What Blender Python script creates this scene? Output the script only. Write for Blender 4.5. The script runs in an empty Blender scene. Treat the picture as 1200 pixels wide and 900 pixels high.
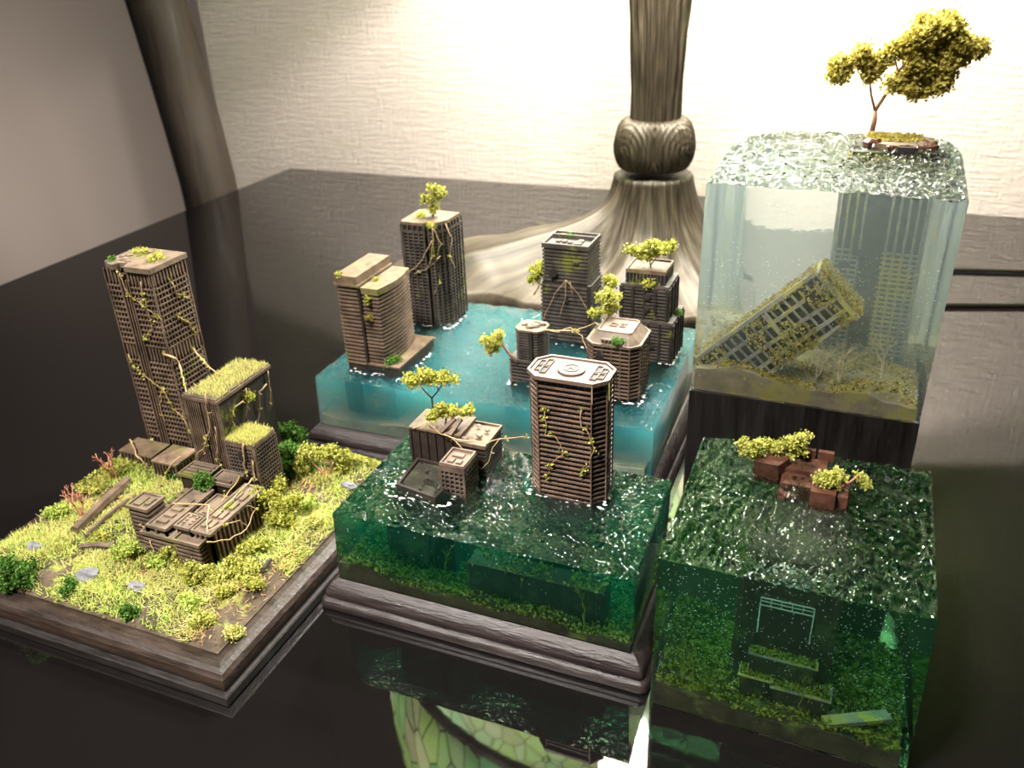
import bpy, math, random
from mathutils import Vector, Matrix, noise
random.seed(7)
R = random.Random(11)
K = 0.35                      # one authoring unit is 35 cm
scn = bpy.context.scene
COL = scn.collection
PI = math.pi

# ------------------------------------------------------------------ camera
cd = bpy.data.cameras.new('camera'); cam = bpy.data.objects.new('camera', cd); COL.objects.link(cam)
CR = Vector((0.92534805, 0.3773149, -0.03693721)).normalized()
CD = Vector((0.14396675, -0.4398516, -0.88645596)).normalized()
CF = CR.cross(CD); CF = CF if CF.y > 0 else -CF
FPX = 1014.43
m = Matrix((CR, -CD, -CF)).transposed().to_4x4(); m.translation = Vector((0, 0, K))
cam.matrix_world = m
cd.sensor_width = 36; cd.lens = FPX / 1200 * 36; cd.clip_start = 0.01; cd.clip_end = 60
cd.dof.use_dof = True; cd.dof.focus_distance = 0.46; cd.dof.aperture_fstop = 13
scn.camera = cam

# ------------------------------------------------------------------ world, lights, exposure
scn.view_settings.view_transform = 'Standard'; scn.view_settings.look = 'None'
scn.view_settings.gamma = 1; scn.view_settings.use_curve_mapping = False
scn.view_settings.exposure = 0.0
w = bpy.data.worlds.new('world'); scn.world = w; w.use_nodes = True
w.node_tree.nodes['Background'].inputs[0].default_value = (1.0, 0.92, 0.85, 1)
w.node_tree.nodes['Background'].inputs[1].default_value = 0.05
def area(name, loc, target, size, power, col):
    l = bpy.data.lights.new(name, 'AREA'); l.size = size * K; l.energy = power; l.color = col
    o = bpy.data.objects.new(name, l); COL.objects.link(o); o.location = Vector(loc) * K
    o.rotation_euler = (Vector(target) - Vector(loc)).to_track_quat('-Z', 'Y').to_euler(); return o
area('ceiling_lamp_light', (-1.6, -1.2, 4.9), (-0.5, 1.1, 0), .8, 8.5, (1.0, 0.93, 0.86)).data.spread = math.radians(52)
area('added_wall_fill', (-6.6, 1.9, -1.6), (-5.6, 4.5, .1), .6, 1.9, (1.0, 0.92, 0.84)).data.spread = math.radians(100)  # unseen fill light, added low to brighten the mauve wall
scn.cycles.transparent_max_bounces = 24
scn.cycles.volume_bounces = 1

# ------------------------------------------------------------------ placing helpers
def at(u, v, z):              # point on the level z seen at photo position u, v
    d = CF * FPX + CR * (u - 600) + CD * (v - 450)
    t = (z - 1) / d.z; return Vector((d.x * t, d.y * t, z))
def aty(u, v, y):
    d = CF * FPX + CR * (u - 600) + CD * (v - 450)
    t = y / d.y; return Vector((d.x * t, y, 1 + d.z * t))
def atx(u, v, x):
    d = CF * FPX + CR * (u - 600) + CD * (v - 450)
    t = x / d.x; return Vector((x, d.y * t, 1 + d.z * t))

# ------------------------------------------------------------------ materials
class NT:
    def __init__(s, name):
        s.m = bpy.data.materials.new(name); s.m.use_nodes = True; s.t = s.m.node_tree
        s.t.nodes.clear(); s.out = s.n('ShaderNodeOutputMaterial')
    def n(s, typ, **kw):
        o = s.t.nodes.new(typ)
        for k, v in kw.items():
            if k in o.inputs: o.inputs[k].default_value = v
            else: setattr(o, k, v)
        return o
    def l(s, a, b): s.t.links.new(a, b)
    def math(s, op, a, b=None):
        o = s.n('ShaderNodeMath', operation=op)
        for i, x in enumerate((a, b)):
            if x is None: continue
            if isinstance(x, (int, float)): o.inputs[i].default_value = x
            else: s.l(x, o.inputs[i])
        return o.outputs[0]
    def noise(s, vec, scale, detail=4, rough=.6):
        o = s.n('ShaderNodeTexNoise'); o.inputs['Scale'].default_value = scale
        o.inputs['Detail'].default_value = detail; o.inputs['Roughness'].default_value = rough
        if vec is not None: s.l(vec, o.inputs['Vector'])
        return o.outputs['Fac']
    def pos(s): return s.n('ShaderNodeNewGeometry').outputs['Position']
    def mapping(s, vec, scale):
        o = s.n('ShaderNodeMapping'); o.inputs['Scale'].default_value = scale; s.l(vec, o.inputs[0]); return o.outputs[0]
    def ramp(s, fac, stops):
        o = s.n('ShaderNodeValToRGB'); e = o.color_ramp.elements
        while len(e) < len(stops): e.new(0.5)
        for el, (p, c) in zip(e, stops): el.position = p; el.color = (*c, 1)
        s.l(fac, o.inputs[0]); return o.outputs[0]
    def mix(s, fac, a, b):
        o = s.n('ShaderNodeMix', data_type='RGBA')
        for sock, x in ((o.inputs[0], fac), (o.inputs[6], a), (o.inputs[7], b)):
            if isinstance(x, (int, float)): sock.default_value = x
            elif isinstance(x, tuple): sock.default_value = (*x, 1)
            else: s.l(x, sock)
        return o.outputs[2]
    def bump(s, h, strength=.5, dist=.001):
        o = s.n('ShaderNodeBump'); o.inputs['Strength'].default_value = strength
        o.inputs['Distance'].default_value = dist; s.l(h, o.inputs['Height']); return o.outputs[0]
    def bsdf(s, col, rough=.6, normal=None, **kw):
        o = s.n('ShaderNodeBsdfPrincipled')
        if isinstance(col, tuple): o.inputs['Base Color'].default_value = (*col, 1)
        else: s.l(col, o.inputs['Base Color'])
        if isinstance(rough, (int, float)): o.inputs['Roughness'].default_value = rough
        else: s.l(rough, o.inputs['Roughness'])
        if normal is not None: s.l(normal, o.inputs['Normal'])
        for k, v in kw.items(): o.inputs[k].default_value = v
        s.l(o.outputs[0], s.out.inputs[0]); return o

def weathered(name, dark, light, moss=.0, rough=.62, scale=90, mosscol=(.16, .17, .03)):
    t = NT(name); p = t.pos()
    a = t.noise(p, scale, 6, .7); c = t.ramp(a, [(.32, dark), (.68, light)])
    if moss > 0:
        b = t.noise(p, 38, 5, .7)
        f = t.ramp(b, [(.62 - moss * .3, (0, 0, 0)), (.70 - moss * .3, (1, 1, 1))])
        c = t.mix(f, c, mosscol)
    t.bsdf(c, rough, t.bump(t.noise(p, 420, 4), .5, .0006)); return t.m
def wood(name, dark, light, sc=(6, 60, 60), rough=.42, bump=.35):
    t = NT(name); p = t.mapping(t.pos(), sc)
    a = t.noise(p, 3.2, 8, .68); c = t.ramp(a, [(.3, dark), (.62, light), (.8, tuple(min(1, x * 1.5) for x in light))])
    t.bsdf(c, t.ramp(a, [(.3, (rough * .7,) * 3), (.7, (rough * 1.4,) * 3)]), t.bump(t.noise(p, 7, 6), bump, .0012)); return t.m
def foliage_mat(name, cols, trans=.35):
    t = NT(name)
    g = t.n('ShaderNodeNewGeometry'); c = t.ramp(g.outputs['Random Per Island'], [(i / (len(cols) - 1), k) for i, k in enumerate(cols)])
    d = t.n('ShaderNodeBsdfDiffuse'); tr = t.n('ShaderNodeBsdfTranslucent'); mx = t.n('ShaderNodeMixShader'); mx.inputs[0].default_value = trans
    t.l(c, d.inputs[0]); t.l(c, tr.inputs[0]); t.l(d.outputs[0], mx.inputs[1]); t.l(tr.outputs[0], mx.inputs[2]); t.l(mx.outputs[0], t.out.inputs[0])
    return t.m
def resin(name, acol, aden, scol, sden, bscale=150, bstr=.6, bdist=.0015, tint=(1, 1, 1), rough=.03, refl=1.0, stretch=(1, 1, 1), aniso=.2, ior=1.52, thru=.0):
    t = NT(name); p = t.mapping(t.pos(), stretch)
    h = t.math('ADD', t.noise(p, bscale, 3, .5), t.math('MULTIPLY', t.noise(p, bscale * 2.7, 2, .5), .22))
    nb_ = t.n('ShaderNodeBump'); nb_.inputs['Distance'].default_value = bdist; t.l(h, nb_.inputs['Height'])
    sz = t.n('ShaderNodeSeparateXYZ'); t.l(t.n('ShaderNodeNewGeometry').outputs['True Normal'], sz.inputs[0])
    t.l(t.math('ADD', t.math('MULTIPLY', t.math('GREATER_THAN', t.math('ABSOLUTE', sz.outputs[2]), .6), bstr), .02), nb_.inputs['Strength']); nb = nb_.outputs[0]
    tr = t.n('ShaderNodeBsdfTransparent'); tr.inputs[0].default_value = (*tint, 1)
    gs = t.n('ShaderNodeBsdfGlass'); gs.inputs['IOR'].default_value = ior; gs.inputs['Roughness'].default_value = rough * .5; t.l(nb, gs.inputs['Normal'])
    mx = t.n('ShaderNodeMixShader'); mx.inputs[0].default_value = thru; t.l(gs.outputs[0], mx.inputs[1]); t.l(tr.outputs[0], mx.inputs[2])
    t.l(mx.outputs[0], t.out.inputs[0])
    va = t.n('ShaderNodeVolumeAbsorption'); va.inputs[0].default_value = (*acol, 1); va.inputs[1].default_value = aden
    vs = t.n('ShaderNodeVolumeScatter'); vs.inputs[0].default_value = (*scol, 1); vs.inputs[1].default_value = sden; vs.inputs['Anisotropy'].default_value = aniso
    ad = t.n('ShaderNodeAddShader'); t.l(va.outputs[0], ad.inputs[0]); t.l(vs.outputs[0], ad.inputs[1]); t.l(ad.outputs[0], t.out.inputs[1])
    return t.m

M = {}
M['slab'] = weathered('brown_slab', (.060, .038, .027), (.195, .132, .092), .06)
M['slab_red'] = weathered('umber_slab', (.065, .038, .028), (.205, .135, .097), .03)
M['slab_dark'] = weathered('dark_slab', (.028, .023, .020), (.105, .088, .074), .12)
M['core'] = weathered('dark_core', (.012, .0075, .0055), (.036, .022, .016), 0)
M['core_black'] = weathered('black_core', (.008, .007, .006), (.028, .023, .019), .05)
M['roof'] = weathered('pale_roof', (.085, .060, .042), (.225, .168, .118), .08, .6, 70)
M['roof_dark'] = weathered('dusty_roof', (.065, .042, .026), (.21, .145, .09), .2, .6, 110, (.15, .14, .045))
M['roof_red'] = weathered('tan_roof', (.10, .067, .049), (.175, .122, .088), .0, .55, 60)
M['stone'] = weathered('rock', (.07, .07, .085), (.22, .22, .25), .15)
M['soil'] = weathered('soil', (.035, .025, .018), (.12, .085, .05), .22, .9, 120, (.25, .28, .05))
M['silt'] = weathered('silt', (.016, .017, .009), (.06, .06, .026), .2, .9, 80, (.09, .13, .03))
M['paleSilt'] = weathered('pale_silt', (.11, .10, .07), (.25, .22, .14), .45, .9, 60, (.24, .22, .07))
M['murk'] = weathered('murk', (.10, .12, .10), (.22, .26, .20), .3, .9, 40, (.12, .18, .12))
M['sunk'] = weathered('sunken_wall', (.012, .011, .008), (.045, .042, .026), .2, .8, 120, (.06, .08, .025))
M['sunkpale'] = weathered('sunken_concrete', (.12, .13, .11), (.30, .30, .26), .4, .8, 80, (.36, .33, .07))
M['rust'] = weathered('wet_rust', (.025, .012, .009), (.13, .055, .034), 0, .22, 60)
M['bark'] = weathered('twig_bark', (.16, .08, .04), (.40, .22, .12), 0)
M['darkbark'] = weathered('dark_twig', (.02, .015, .012), (.06, .045, .03), 0)
M['vine'] = weathered('dry_vine', (.30, .19, .09), (.62, .44, .24), .1, .6, 90, (.45, .45, .10))
M['redtwig'] = weathered('red_twig', (.38, .13, .08), (.66, .30, .20), 0)
M['pale_twig'] = weathered('pale_twig', (.5, .42, .28), (.7, .62, .42), 0)
M['lime'] = foliage_mat('lime_foliage', [(.13, .15, .025), (.36, .38, .07), (.58, .58, .14), (.74, .71, .27)])
M['olive'] = foliage_mat('olive_foliage', [(.10, .12, .015), (.32, .34, .05), (.55, .55, .12), (.66, .62, .2)])
M['gold'] = foliage_mat('golden_foliage', [(.16, .13, .02), (.40, .34, .07), (.60, .53, .13), (.78, .70, .25)], .5)
M['green'] = foliage_mat('green_foliage', [(.02, .06, .012), (.07, .17, .03), (.13, .28, .05), (.22, .36, .10)])
M['straw'] = foliage_mat('straw_grass', [(.38, .29, .10), (.60, .54, .17), (.52, .57, .15), (.78, .73, .34), (.30, .40, .09)], .3)
M['grass'] = foliage_mat('green_grass', [(.16, .26, .05), (.36, .50, .10), (.60, .68, .16), (.78, .78, .26)], .3)
M['redgrass'] = foliage_mat('russet_grass', [(.42, .20, .10), (.66, .40, .18), (.80, .62, .28)], .3)
M['moss'] = foliage_mat('submerged_moss', [(.04, .06, .01), (.12, .16, .025), (.24, .28, .05), (.36, .36, .11)], .3)
M['pmoss'] = foliage_mat('yellow_moss', [(.10, .085, .015), (.30, .25, .05), (.48, .41, .09), (.34, .28, .15)], .3)
M['dustwood'] = wood('tray_wood', (.007, .005, .0043), (.020, .015, .013), (9, 40, 60), .5, .5)
M['orange_wear'] = wood('tray_wood_worn', (.008, .0055, .0045), (.036, .020, .012), (9, 40, 60), .45, .5)
M['plumwood'] = wood('plum_wood', (.009, .006, .006), (.036, .025, .024), (8, 60, 60), .36, .8)
M['blackwood'] = wood('black_wood', (.003, .0025, .002), (.009, .0065, .006), (60, 60, 5), .45, .3)
M['post'] = wood('post_wood', (.015, .010, .007), (.040, .027, .018), (30, 30, 3), .7, .1)
M['foam'] = NT('foam').m
_t = NT('foam_glint_white'); _t.bsdf((.85, .88, .88), .12); M['foam'] = _t.m  # white for foam and for glints painted at the tower feet
_t = NT('bubble'); _t.bsdf((.85, .92, .9), .3); M['bubble'] = _t.m
_t = NT('cord_rubber'); _t.bsdf((.012, .011, .0066), .35); M['cord'] = _t.m
_t = NT('chrome_bar'); _t.bsdf((.45, .62, .55), .3); M['bar'] = _t.m

# black lacquer
_t = NT('black_lacquer'); p = _t.pos()
_t.bsdf((.006, .005, .005), _t.ramp(_t.noise(p, 5, 4), [(.3, (.015,) * 3), (.8, (.05,) * 3)]),
        _t.bump(_t.noise(p, 60, 3), .02, .0006), IOR=1.8); M['lacquer'] = _t.m
# linen wallpaper
_t = NT('linen_wallpaper'); p = _t.pos()
h1 = _t.noise(_t.mapping(p, (1, 1, 9)), 26, 5, .7); h2 = _t.noise(_t.mapping(p, (9, 9, 1)), 30, 4, .7); h3 = _t.noise(p, 260, 3)
hh = _t.math('ADD', _t.math('ADD', h1, _t.math('MULTIPLY', h2, .5)), _t.math('MULTIPLY', h3, .35))
_t.bsdf(_t.ramp(h1, [(.2, (.58, .50, .455)), (.8, (.655, .57, .52))]), .8, _t.bump(hh, 1, .0045)); M['wallpaper'] = _t.m
_t = NT('mauve_wall'); p = _t.pos()
_t.bsdf((.66, .56, .50), .8, _t.bump(_t.noise(_t.mapping(p, (1, 1, 7)), 20, 4), .3, .002)); M['mauve'] = _t.m
_t = NT('ceiling_paint'); _t.bsdf((.20, .18, .165), .9); M['ceiling'] = _t.m
_t = NT('dark_floor'); _t.bsdf(_t.ramp(_t.noise(_t.pos(), 12), [(.3, (.03, .022, .018)), (.7, (.07, .05, .04))]), .5); M['floor'] = _t.m
# antique bronze with bark grain
_t = NT('antique_bronze'); p = _t.n('ShaderNodeTexCoord').outputs['Object']
sx = _t.n('ShaderNodeSeparateXYZ'); _t.l(p, sx.inputs[0]); cx_ = _t.n('ShaderNodeCombineXYZ')
_t.l(_t.math('MULTIPLY', _t.math('ARCTAN2', sx.outputs[1], sx.outputs[0]), 3.2), cx_.inputs[0]); _t.l(_t.math('MULTIPLY', sx.outputs[2], 5.0), cx_.inputs[1])
a = _t.noise(cx_.outputs[0], 5, 5, .6)
_t.bsdf(_t.ramp(a, [(.32, (.016, .011, .007)), (.48, (.050, .037, .025)), (.72, (.125, .096, .064))]), .5,
        _t.bump(_t.math('ADD', a, _t.math('MULTIPLY', _t.noise(p, 200, 3), .2)), .6, .0012), Metallic=.2); M['bronze'] = _t.m
# stained glass
_t = NT('stained_glass'); p = _t.n('ShaderNodeTexCoord').outputs['Object']
v1 = _t.n('ShaderNodeTexVoronoi'); v1.inputs['Scale'].default_value = 34; pm = _t.mapping(p, (1, 1, .4)); _t.l(pm, v1.inputs['Vector'])
v2 = _t.n('ShaderNodeTexVoronoi', feature='DISTANCE_TO_EDGE'); v2.inputs['Scale'].default_value = 34; _t.l(pm, v2.inputs['Vector'])
sx = _t.n('ShaderNodeSeparateColor'); _t.l(v1.outputs['Color'], sx.inputs[0])
c = _t.ramp(sx.outputs[0], [(0, (.45, .80, .25)), (.3, (.75, .92, .40)), (.5, (.25, .70, .45)), (.7, (.92, .90, .70)), (.85, (.62, .50, .40)), (1, (.55, .88, .40))])
c = _t.mix(_t.noise(p, 60, 3), c, (.75, .85, .6)); c = _t.mix(_t.math('LESS_THAN', v2.outputs['Distance'], .022), c, (.01, .01, .01))
tl = _t.n('ShaderNodeBsdfTranslucent'); df = _t.n('ShaderNodeBsdfDiffuse'); mx = _t.n('ShaderNodeMixShader'); mx.inputs[0].default_value = .55
_t.l(c, tl.inputs[0]); _t.l(c, df.inputs[0]); _t.l(tl.outputs[0], mx.inputs[1]); _t.l(df.outputs[0], mx.inputs[2]); _t.l(mx.outputs[0], _t.out.inputs[0]); M['glass'] = _t.m
_t = NT('bulb_glow'); e = _t.n('ShaderNodeEmission'); e.inputs[0].default_value = (1, .86, .7, 1); e.inputs[1].default_value = 34; _t.l(e.outputs[0], _t.out.inputs[0]); M['bulb'] = _t.m

M['resin_green'] = resin('green_resin', (.02, .73, .58), 33, (.02, .58, .42), 3.4, 110, 1, .0042, rough=.04)
M['resin_cyan'] = resin('cyan_resin', (.03, .76, .93), 20, (.06, .70, .92), 56, 100, 1, .008, thru=.14, rough=.04)
M['resin_clear'] = resin('clear_resin', (.66, .92, .93), 3.4, (.80, .97, 1.0), 3.6, 110, .9, .004, rough=.05)
M['resin_moss'] = resin('moss_green_resin', (.22, .75, .50), 18, (.20, .60, .32), .8, 80, .9, .0055, stretch=(1.5, .8, 1), rough=.04)

# ------------------------------------------------------------------ mesh builder (authoring units)
class MB:
    def __init__(s): s.v = []; s.f = []
    def add(s, vs, fs):
        b = len(s.v); s.v += [tuple(v) for v in vs]; s.f += [tuple(b + i for i in f) for f in fs]; return s
    def box(s, x0, x1, y0, y1, z0, z1):
        return s.prism([(x0, y0), (x1, y0), (x1, y1), (x0, y1)], z0, z1)
    def prism(s, poly, z0, z1, top=None):
        n = len(poly); top = top or poly
        return s.add([(x, y, z0) for x, y in poly] + [(x, y, z1) for x, y in top],
                     [tuple(range(n - 1, -1, -1)), tuple(range(n, 2 * n))] + [(i, (i + 1) % n, n + (i + 1) % n, n + i) for i in range(n)])
    def ring(s, outer, inner, z0, z1):
        n = len(outer); vs = [(x, y, z0) for x, y in outer] + [(x, y, z1) for x, y in outer] + [(x, y, z0) for x, y in inner] + [(x, y, z1) for x, y in inner]
        fs = []
        for i in range(n):
            j = (i + 1) % n
            fs += [(i, j, n + j, n + i), (n + i, n + j, 3 * n + j, 3 * n + i), (2 * n + j, 2 * n + i, 3 * n + i, 3 * n + j), (j, i, 2 * n + i, 2 * n + j)]
        return s.add(vs, fs)
    def tube(s, pts, rad, n=6):
        pts = [Vector(p) for p in pts]
        if isinstance(rad, (int, float)): rad = [rad] * len(pts)
        vs = []; prev = None
        for i, p in enumerate(pts):
            d = (pts[min(i + 1, len(pts) - 1)] - pts[max(i - 1, 0)])
            d = d.normalized() if d.length > 1e-9 else Vector((0, 0, 1))
            if prev is None: prev = d.orthogonal().normalized()
            a = (prev - d * prev.dot(d)); a = a.normalized() if a.length > 1e-6 else d.orthogonal().normalized()
            b = d.cross(a); prev = a
            vs += [p + (a * math.cos(2 * PI * k / n) + b * math.sin(2 * PI * k / n)) * rad[i] for k in range(n)]
        L = len(pts)
        fs = [(i * n + k, i * n + (k + 1) % n, (i + 1) * n + (k + 1) % n, (i + 1) * n + k) for i in range(L - 1) for k in range(n)]
        fs += [tuple(range(n - 1, -1, -1)), tuple((L - 1) * n + k for k in range(n))]
        return s.add(vs, fs)
    def lathe(s, prof, n=24, c=(0, 0)):
        vs = [(c[0] + r * math.cos(2 * PI * k / n), c[1] + r * math.sin(2 * PI * k / n), z) for r, z in prof for k in range(n)]
        L = len(prof)
        fs = [(i * n + k, i * n + (k + 1) % n, (i + 1) * n + (k + 1) % n, (i + 1) * n + k) for i in range(L - 1) for k in range(n)]
        fs += [tuple(range(n - 1, -1, -1)), tuple((L - 1) * n + k for k in range(n))]
        return s.add(vs, fs)
    def blob(s, c, r, seg=7, sq=(1, 1, 1), jit=.25, rr=R):
        vs = []; c = Vector(c)
        for i in range(1, seg - 1):
            th = PI * i / (seg - 1)
            for k in range(seg):
                ph = 2 * PI * k / seg; q = r * (1 + rr.uniform(-jit, jit))
                vs.append((c.x + q * sq[0] * math.sin(th) * math.cos(ph), c.y + q * sq[1] * math.sin(th) * math.sin(ph), c.z + q * sq[2] * math.cos(th)))
        rows = seg - 2
        fs = [(i * seg + k, (i + 1) * seg + k, (i + 1) * seg + (k + 1) % seg, i * seg + (k + 1) % seg) for i in range(rows - 1) for k in range(seg)]
        fs += [tuple(range(seg)), tuple((rows - 1) * seg + k for k in range(seg - 1, -1, -1))]
        return s.add(vs, fs)
    def flake(s, p, size, rr=R):
        a = Vector((rr.gauss(0, 1), rr.gauss(0, 1), rr.gauss(0, 1))).normalized() * size; b = a.orthogonal().normalized() * size * rr.uniform(.5, 1)
        c = a.cross(b).normalized() * size * .4; p = Vector(p)
        return s.add([p - a, p - b + c, p + a, p + b + c], [(0, 1, 2), (0, 2, 3)])
    def blade(s, p, h, w, lean, ang):
        ca, sa = math.cos(ang), math.sin(ang); x, y, z = p
        return s.add([(x - sa * w, y + ca * w, z), (x + sa * w, y - ca * w, z), (x + ca * lean, y + sa * lean, z + h)], [(0, 1, 2)])
    def build(s, name, mat, parent=None, smooth=False, off=(0, 0, 0)):
        me = bpy.data.meshes.new(name)
        me.from_pydata([((x - off[0]) * K, (y - off[1]) * K, (z - off[2]) * K) for x, y, z in s.v], [], s.f)
        me.materials.append(mat if not isinstance(mat, str) else M[mat])
        if smooth: me.shade_smooth()
        me.update()
        o = bpy.data.objects.new(name, me); COL.objects.link(o)
        if parent is not None: o.parent = parent
        else: o.location = Vector(off) * K
        return o

def thing(name, label, cat, loc, group=None, rot=None):
    o = bpy.data.objects.new(name, None); COL.objects.link(o); o.empty_display_size = .02
    o.location = Vector(loc) * K; o['label'] = label; o['category'] = cat
    if rot: o.rotation_euler = rot
    if group: o['group'] = group
    return o
def tag(o, label, cat, group=None, kind=None):
    o['label'] = label; o['category'] = cat
    if group: o['group'] = group
    if kind: o['kind'] = kind
    return o
def struct(name, mb, mat): o = mb.build(name, mat); o['kind'] = 'structure'; return o
def stuff(o): o['kind'] = 'stuff'; return o
def rep(o, dz_list):
    for d in dz_list:
        c = o.copy(); COL.objects.link(c); c.location = o.location + Vector(d) * K

def rect(x0, x1, y0, y1): return [(x0, y0), (x1, y0), (x1, y1), (x0, y1)]
def cham(x0, x1, y0, y1, c):
    return [(x0 + c, y0), (x1 - c, y0), (x1, y0 + c), (x1, y1 - c), (x1 - c, y1), (x0 + c, y1), (x0, y1 - c), (x0, y0 + c)]
def rrect(x0, x1, y0, y1, r, n=4):
    out = []
    for cx, cy, a in ((x1 - r, y0 + r, -90), (x1 - r, y1 - r, 0), (x0 + r, y1 - r, 90), (x0 + r, y0 + r, 180)):
        for k in range(n + 1):
            t = math.radians(a + 90 * k / n); out.append((cx + r * math.cos(t), cy + r * math.sin(t)))
    return out
def inset(poly, d):           # offset of a convex polygon, inwards for d > 0
    n = len(poly); out = []
    for i in range(n):
        p0, p1, p2 = Vector(poly[i - 1]), Vector(poly[i]), Vector(poly[(i + 1) % n])
        e1 = (p1 - p0).normalized(); e2 = (p2 - p1).normalized()
        n1 = Vector((-e1.y, e1.x)); n2 = Vector((-e2.y, e2.x)); b = n1 + n2
        k = d / max(.25, (1 + n1.dot(n2)))
        out.append((p1.x + b.x * k, p1.y + b.y * k))
    return out
def fins(mb, poly, z0, z1, pitch, w, dep, proud=0.0, skip=None):
    n = len(poly)
    for i in range(n):
        a, b = Vector(poly[i]), Vector(poly[(i + 1) % n]); L = (b - a).length
        if L < pitch * .6: continue
        e = (b - a) / L; nn = Vector((e.y, -e.x)); m_ = max(1, round(L / pitch))
        for k in range(m_ + 1):
            if skip and skip(i, k / m_): continue
            c = a + e * (L * k / m_)
            p = [c - e * w / 2 - nn * dep, c + e * w / 2 - nn * dep, c + e * w / 2 + nn * proud, c - e * w / 2 + nn * proud]
            mb.prism([tuple(p[3]), tuple(p[2]), tuple(p[1]), tuple(p[0])], z0, z1)
    return mb
def floors(t, poly, z0, z1, n, th, mat, name='floor_slab'):
    dz = (z1 - z0) / n
    o = MB().prism(poly, z0, z0 + th).build(name, mat, t)
    rep(o, [(0, 0, dz * k) for k in range(1, n)])
    return o

# ------------------------------------------------------------------ room
struct('wall_back', MB().box(-3.10, 7, 3.60, 3.9, -2.2, 5.3), 'wallpaper')
struct('wall_left', MB().box(-10, -2.7, 4.5, 4.8, -2.2, 5.3), 'mauve')
struct('floor', MB().box(-10, 7, -5, 6.6, -2.3, -2.15), 'floor')
struct('ceiling', MB().box(-10, 7, -5, 6.6, 5.3, 5.45), 'ceiling')
tb = thing('table', 'large glossy black lacquered table standing against the pale wall', 'table', (0, 1, -2.15))
def tbl(mb, n, **k): return mb.build(n, 'lacquer', tb, off=(0, 1, -2.15), **k)
tbl(MB().box(-2.70, 3.2, -1.3, 3.585, -.12, 0), 'tabletop')
tbl(MB().box(-2.6, 3.1, -1.2, 3.5, -.35, -.121), 'apron')
for x in (-2.5, 3.0):
    for y in (-1.1, 3.4): tbl(MB().box(x - .08, x + .08, y - .08, y + .08, -2.15, -.351), 'leg')
# leaning round post behind the table
pm = MB(); pp = []
for i in range(25):
    z = -2.15 + i * .22; pp.append((-2.832 - .085 * max(0, z) - .03 * max(0, z) ** 2, 3.14, z))
pm.tube(pp, .124, 28)
tag(pm.build('wooden_post', 'post', smooth=True), 'tall round dark brown wooden post leaning behind the left table edge', 'post')

# ------------------------------------------------------------------ bronze lamp
lamp = thing('table_lamp', 'bronze tree-trunk table lamp with flared root foot and stained-glass shade', 'lamp', (-.62, 2.6, 0))
LX, LY = -.62, 2.6
def grv(th, ph, f, amp): return amp * abs(math.sin(th * f + 1.4 * math.sin(ph * 5 + th * 3)))
def sq(x): return max(0, x)
lobes = [(math.radians(216), .52, .36), (math.radians(150), .18, .5), (math.radians(275), .12, .5), (math.radians(338), .10, .5), (math.radians(40), .14, .5), (math.radians(95), .10, .5), (math.radians(184), .12, .22)]
mb = MB(); NT_, NR = 240, 46
vs = []
for i in range(NR + 1):
    t = i / NR                                     # 0 neck .. 1 rim
    for k in range(NT_):
        th = 2 * PI * k / NT_
        lob = 0
        for a0, amp, wd in lobes:
            d = (th - a0 + PI) % (2 * PI) - PI; lob += amp * math.exp(-(d / wd) ** 2)
        lb = min(1, lob / .5)
        rr = .12 + .10 * t + .20 * t * t + (lob - .05) * t ** 1.6 * .9
        zz = .305 * (1 - t) ** 2.2 + .03 + lb * (.10 * max(0, math.sin(PI * t ** 1.5)) + .085 * t ** 3)
        g = grv(th, zz, 14, .006) + .004 * abs(math.sin(th * 36 + 3 * noise.noise(Vector((th * 3, t * 4, 0)))))
        wob = .045 * noise.noise(Vector((math.cos(th) * 2.5, math.sin(th) * 2.5, t * 3))) * t
        rr += -g * (.6 + .8 * t) + wob
        if t > .4: zz += .034 * (t - .4) * 1.6 * (noise.noise(Vector((rr * 9 * math.cos(th), rr * 9 * math.sin(th), 1))) + .6 * math.sin(th * 14 + 2 * rr))
        vs.append((rr * math.cos(th), rr * math.sin(th), max(.022, zz)))
for k in range(NT_):
    x, y, z = vs[NR * NT_ + k]; vs.append((x * .985, y * .985, 0.0005))
NR2 = NR + 1
fs = [(i * NT_ + (k + 1) % NT_, i * NT_ + k, (i + 1) * NT_ + k, (i + 1) * NT_ + (k + 1) % NT_) for i in range(NR2) for k in range(NT_)]
fs.append(tuple(range(NT_))); fs.append(tuple(NR2 * NT_ + k for k in range(NT_ - 1, -1, -1)))
MB().add(vs, fs).build('root_foot', 'bronze', lamp, smooth=True)
# burl knot ring
vs = []; NB = 26; NK = 200
for i in range(NB + 1):
    a = PI * i / NB; z = .425 - .075 * math.cos(a) * -1
    for k in range(NK):
        th = 2 * PI * k / NK; lo = abs(math.cos((th - math.radians(283)) * 1.0)) 
        side = abs(math.sin((th - math.radians(283)) * 1.5 + PI * 0))
        base = .072 + .060 * max(0, math.sin(a)) ** .8 * (.52 + .48 * abs(math.sin((th - math.radians(283)) * 2)) ** .6)
        # concentric grain on each knob
        ths = [283 + 45, 283 - 45, 283 + 135, 283 - 135]
        d = min(math.hypot(((th - math.radians(q) + PI) % (2 * PI) - PI) * .13, z - .42) for q in ths)
        base += .0035 * math.sin(d * 420)
        vs.append((base * math.cos(th), base * math.sin(th), z))
fs = [(i * NK + k, i * NK + (k + 1) % NK, (i + 1) * NK + (k + 1) % NK, (i + 1) * NK + k) for i in range(NB) for k in range(NK)]
fs += [tuple(range(NK - 1, -1, -1)), tuple(NB * NK + k for k in range(NK))]
MB().add(vs, fs).build('burl_knot', 'bronze', lamp, smooth=True)
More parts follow.
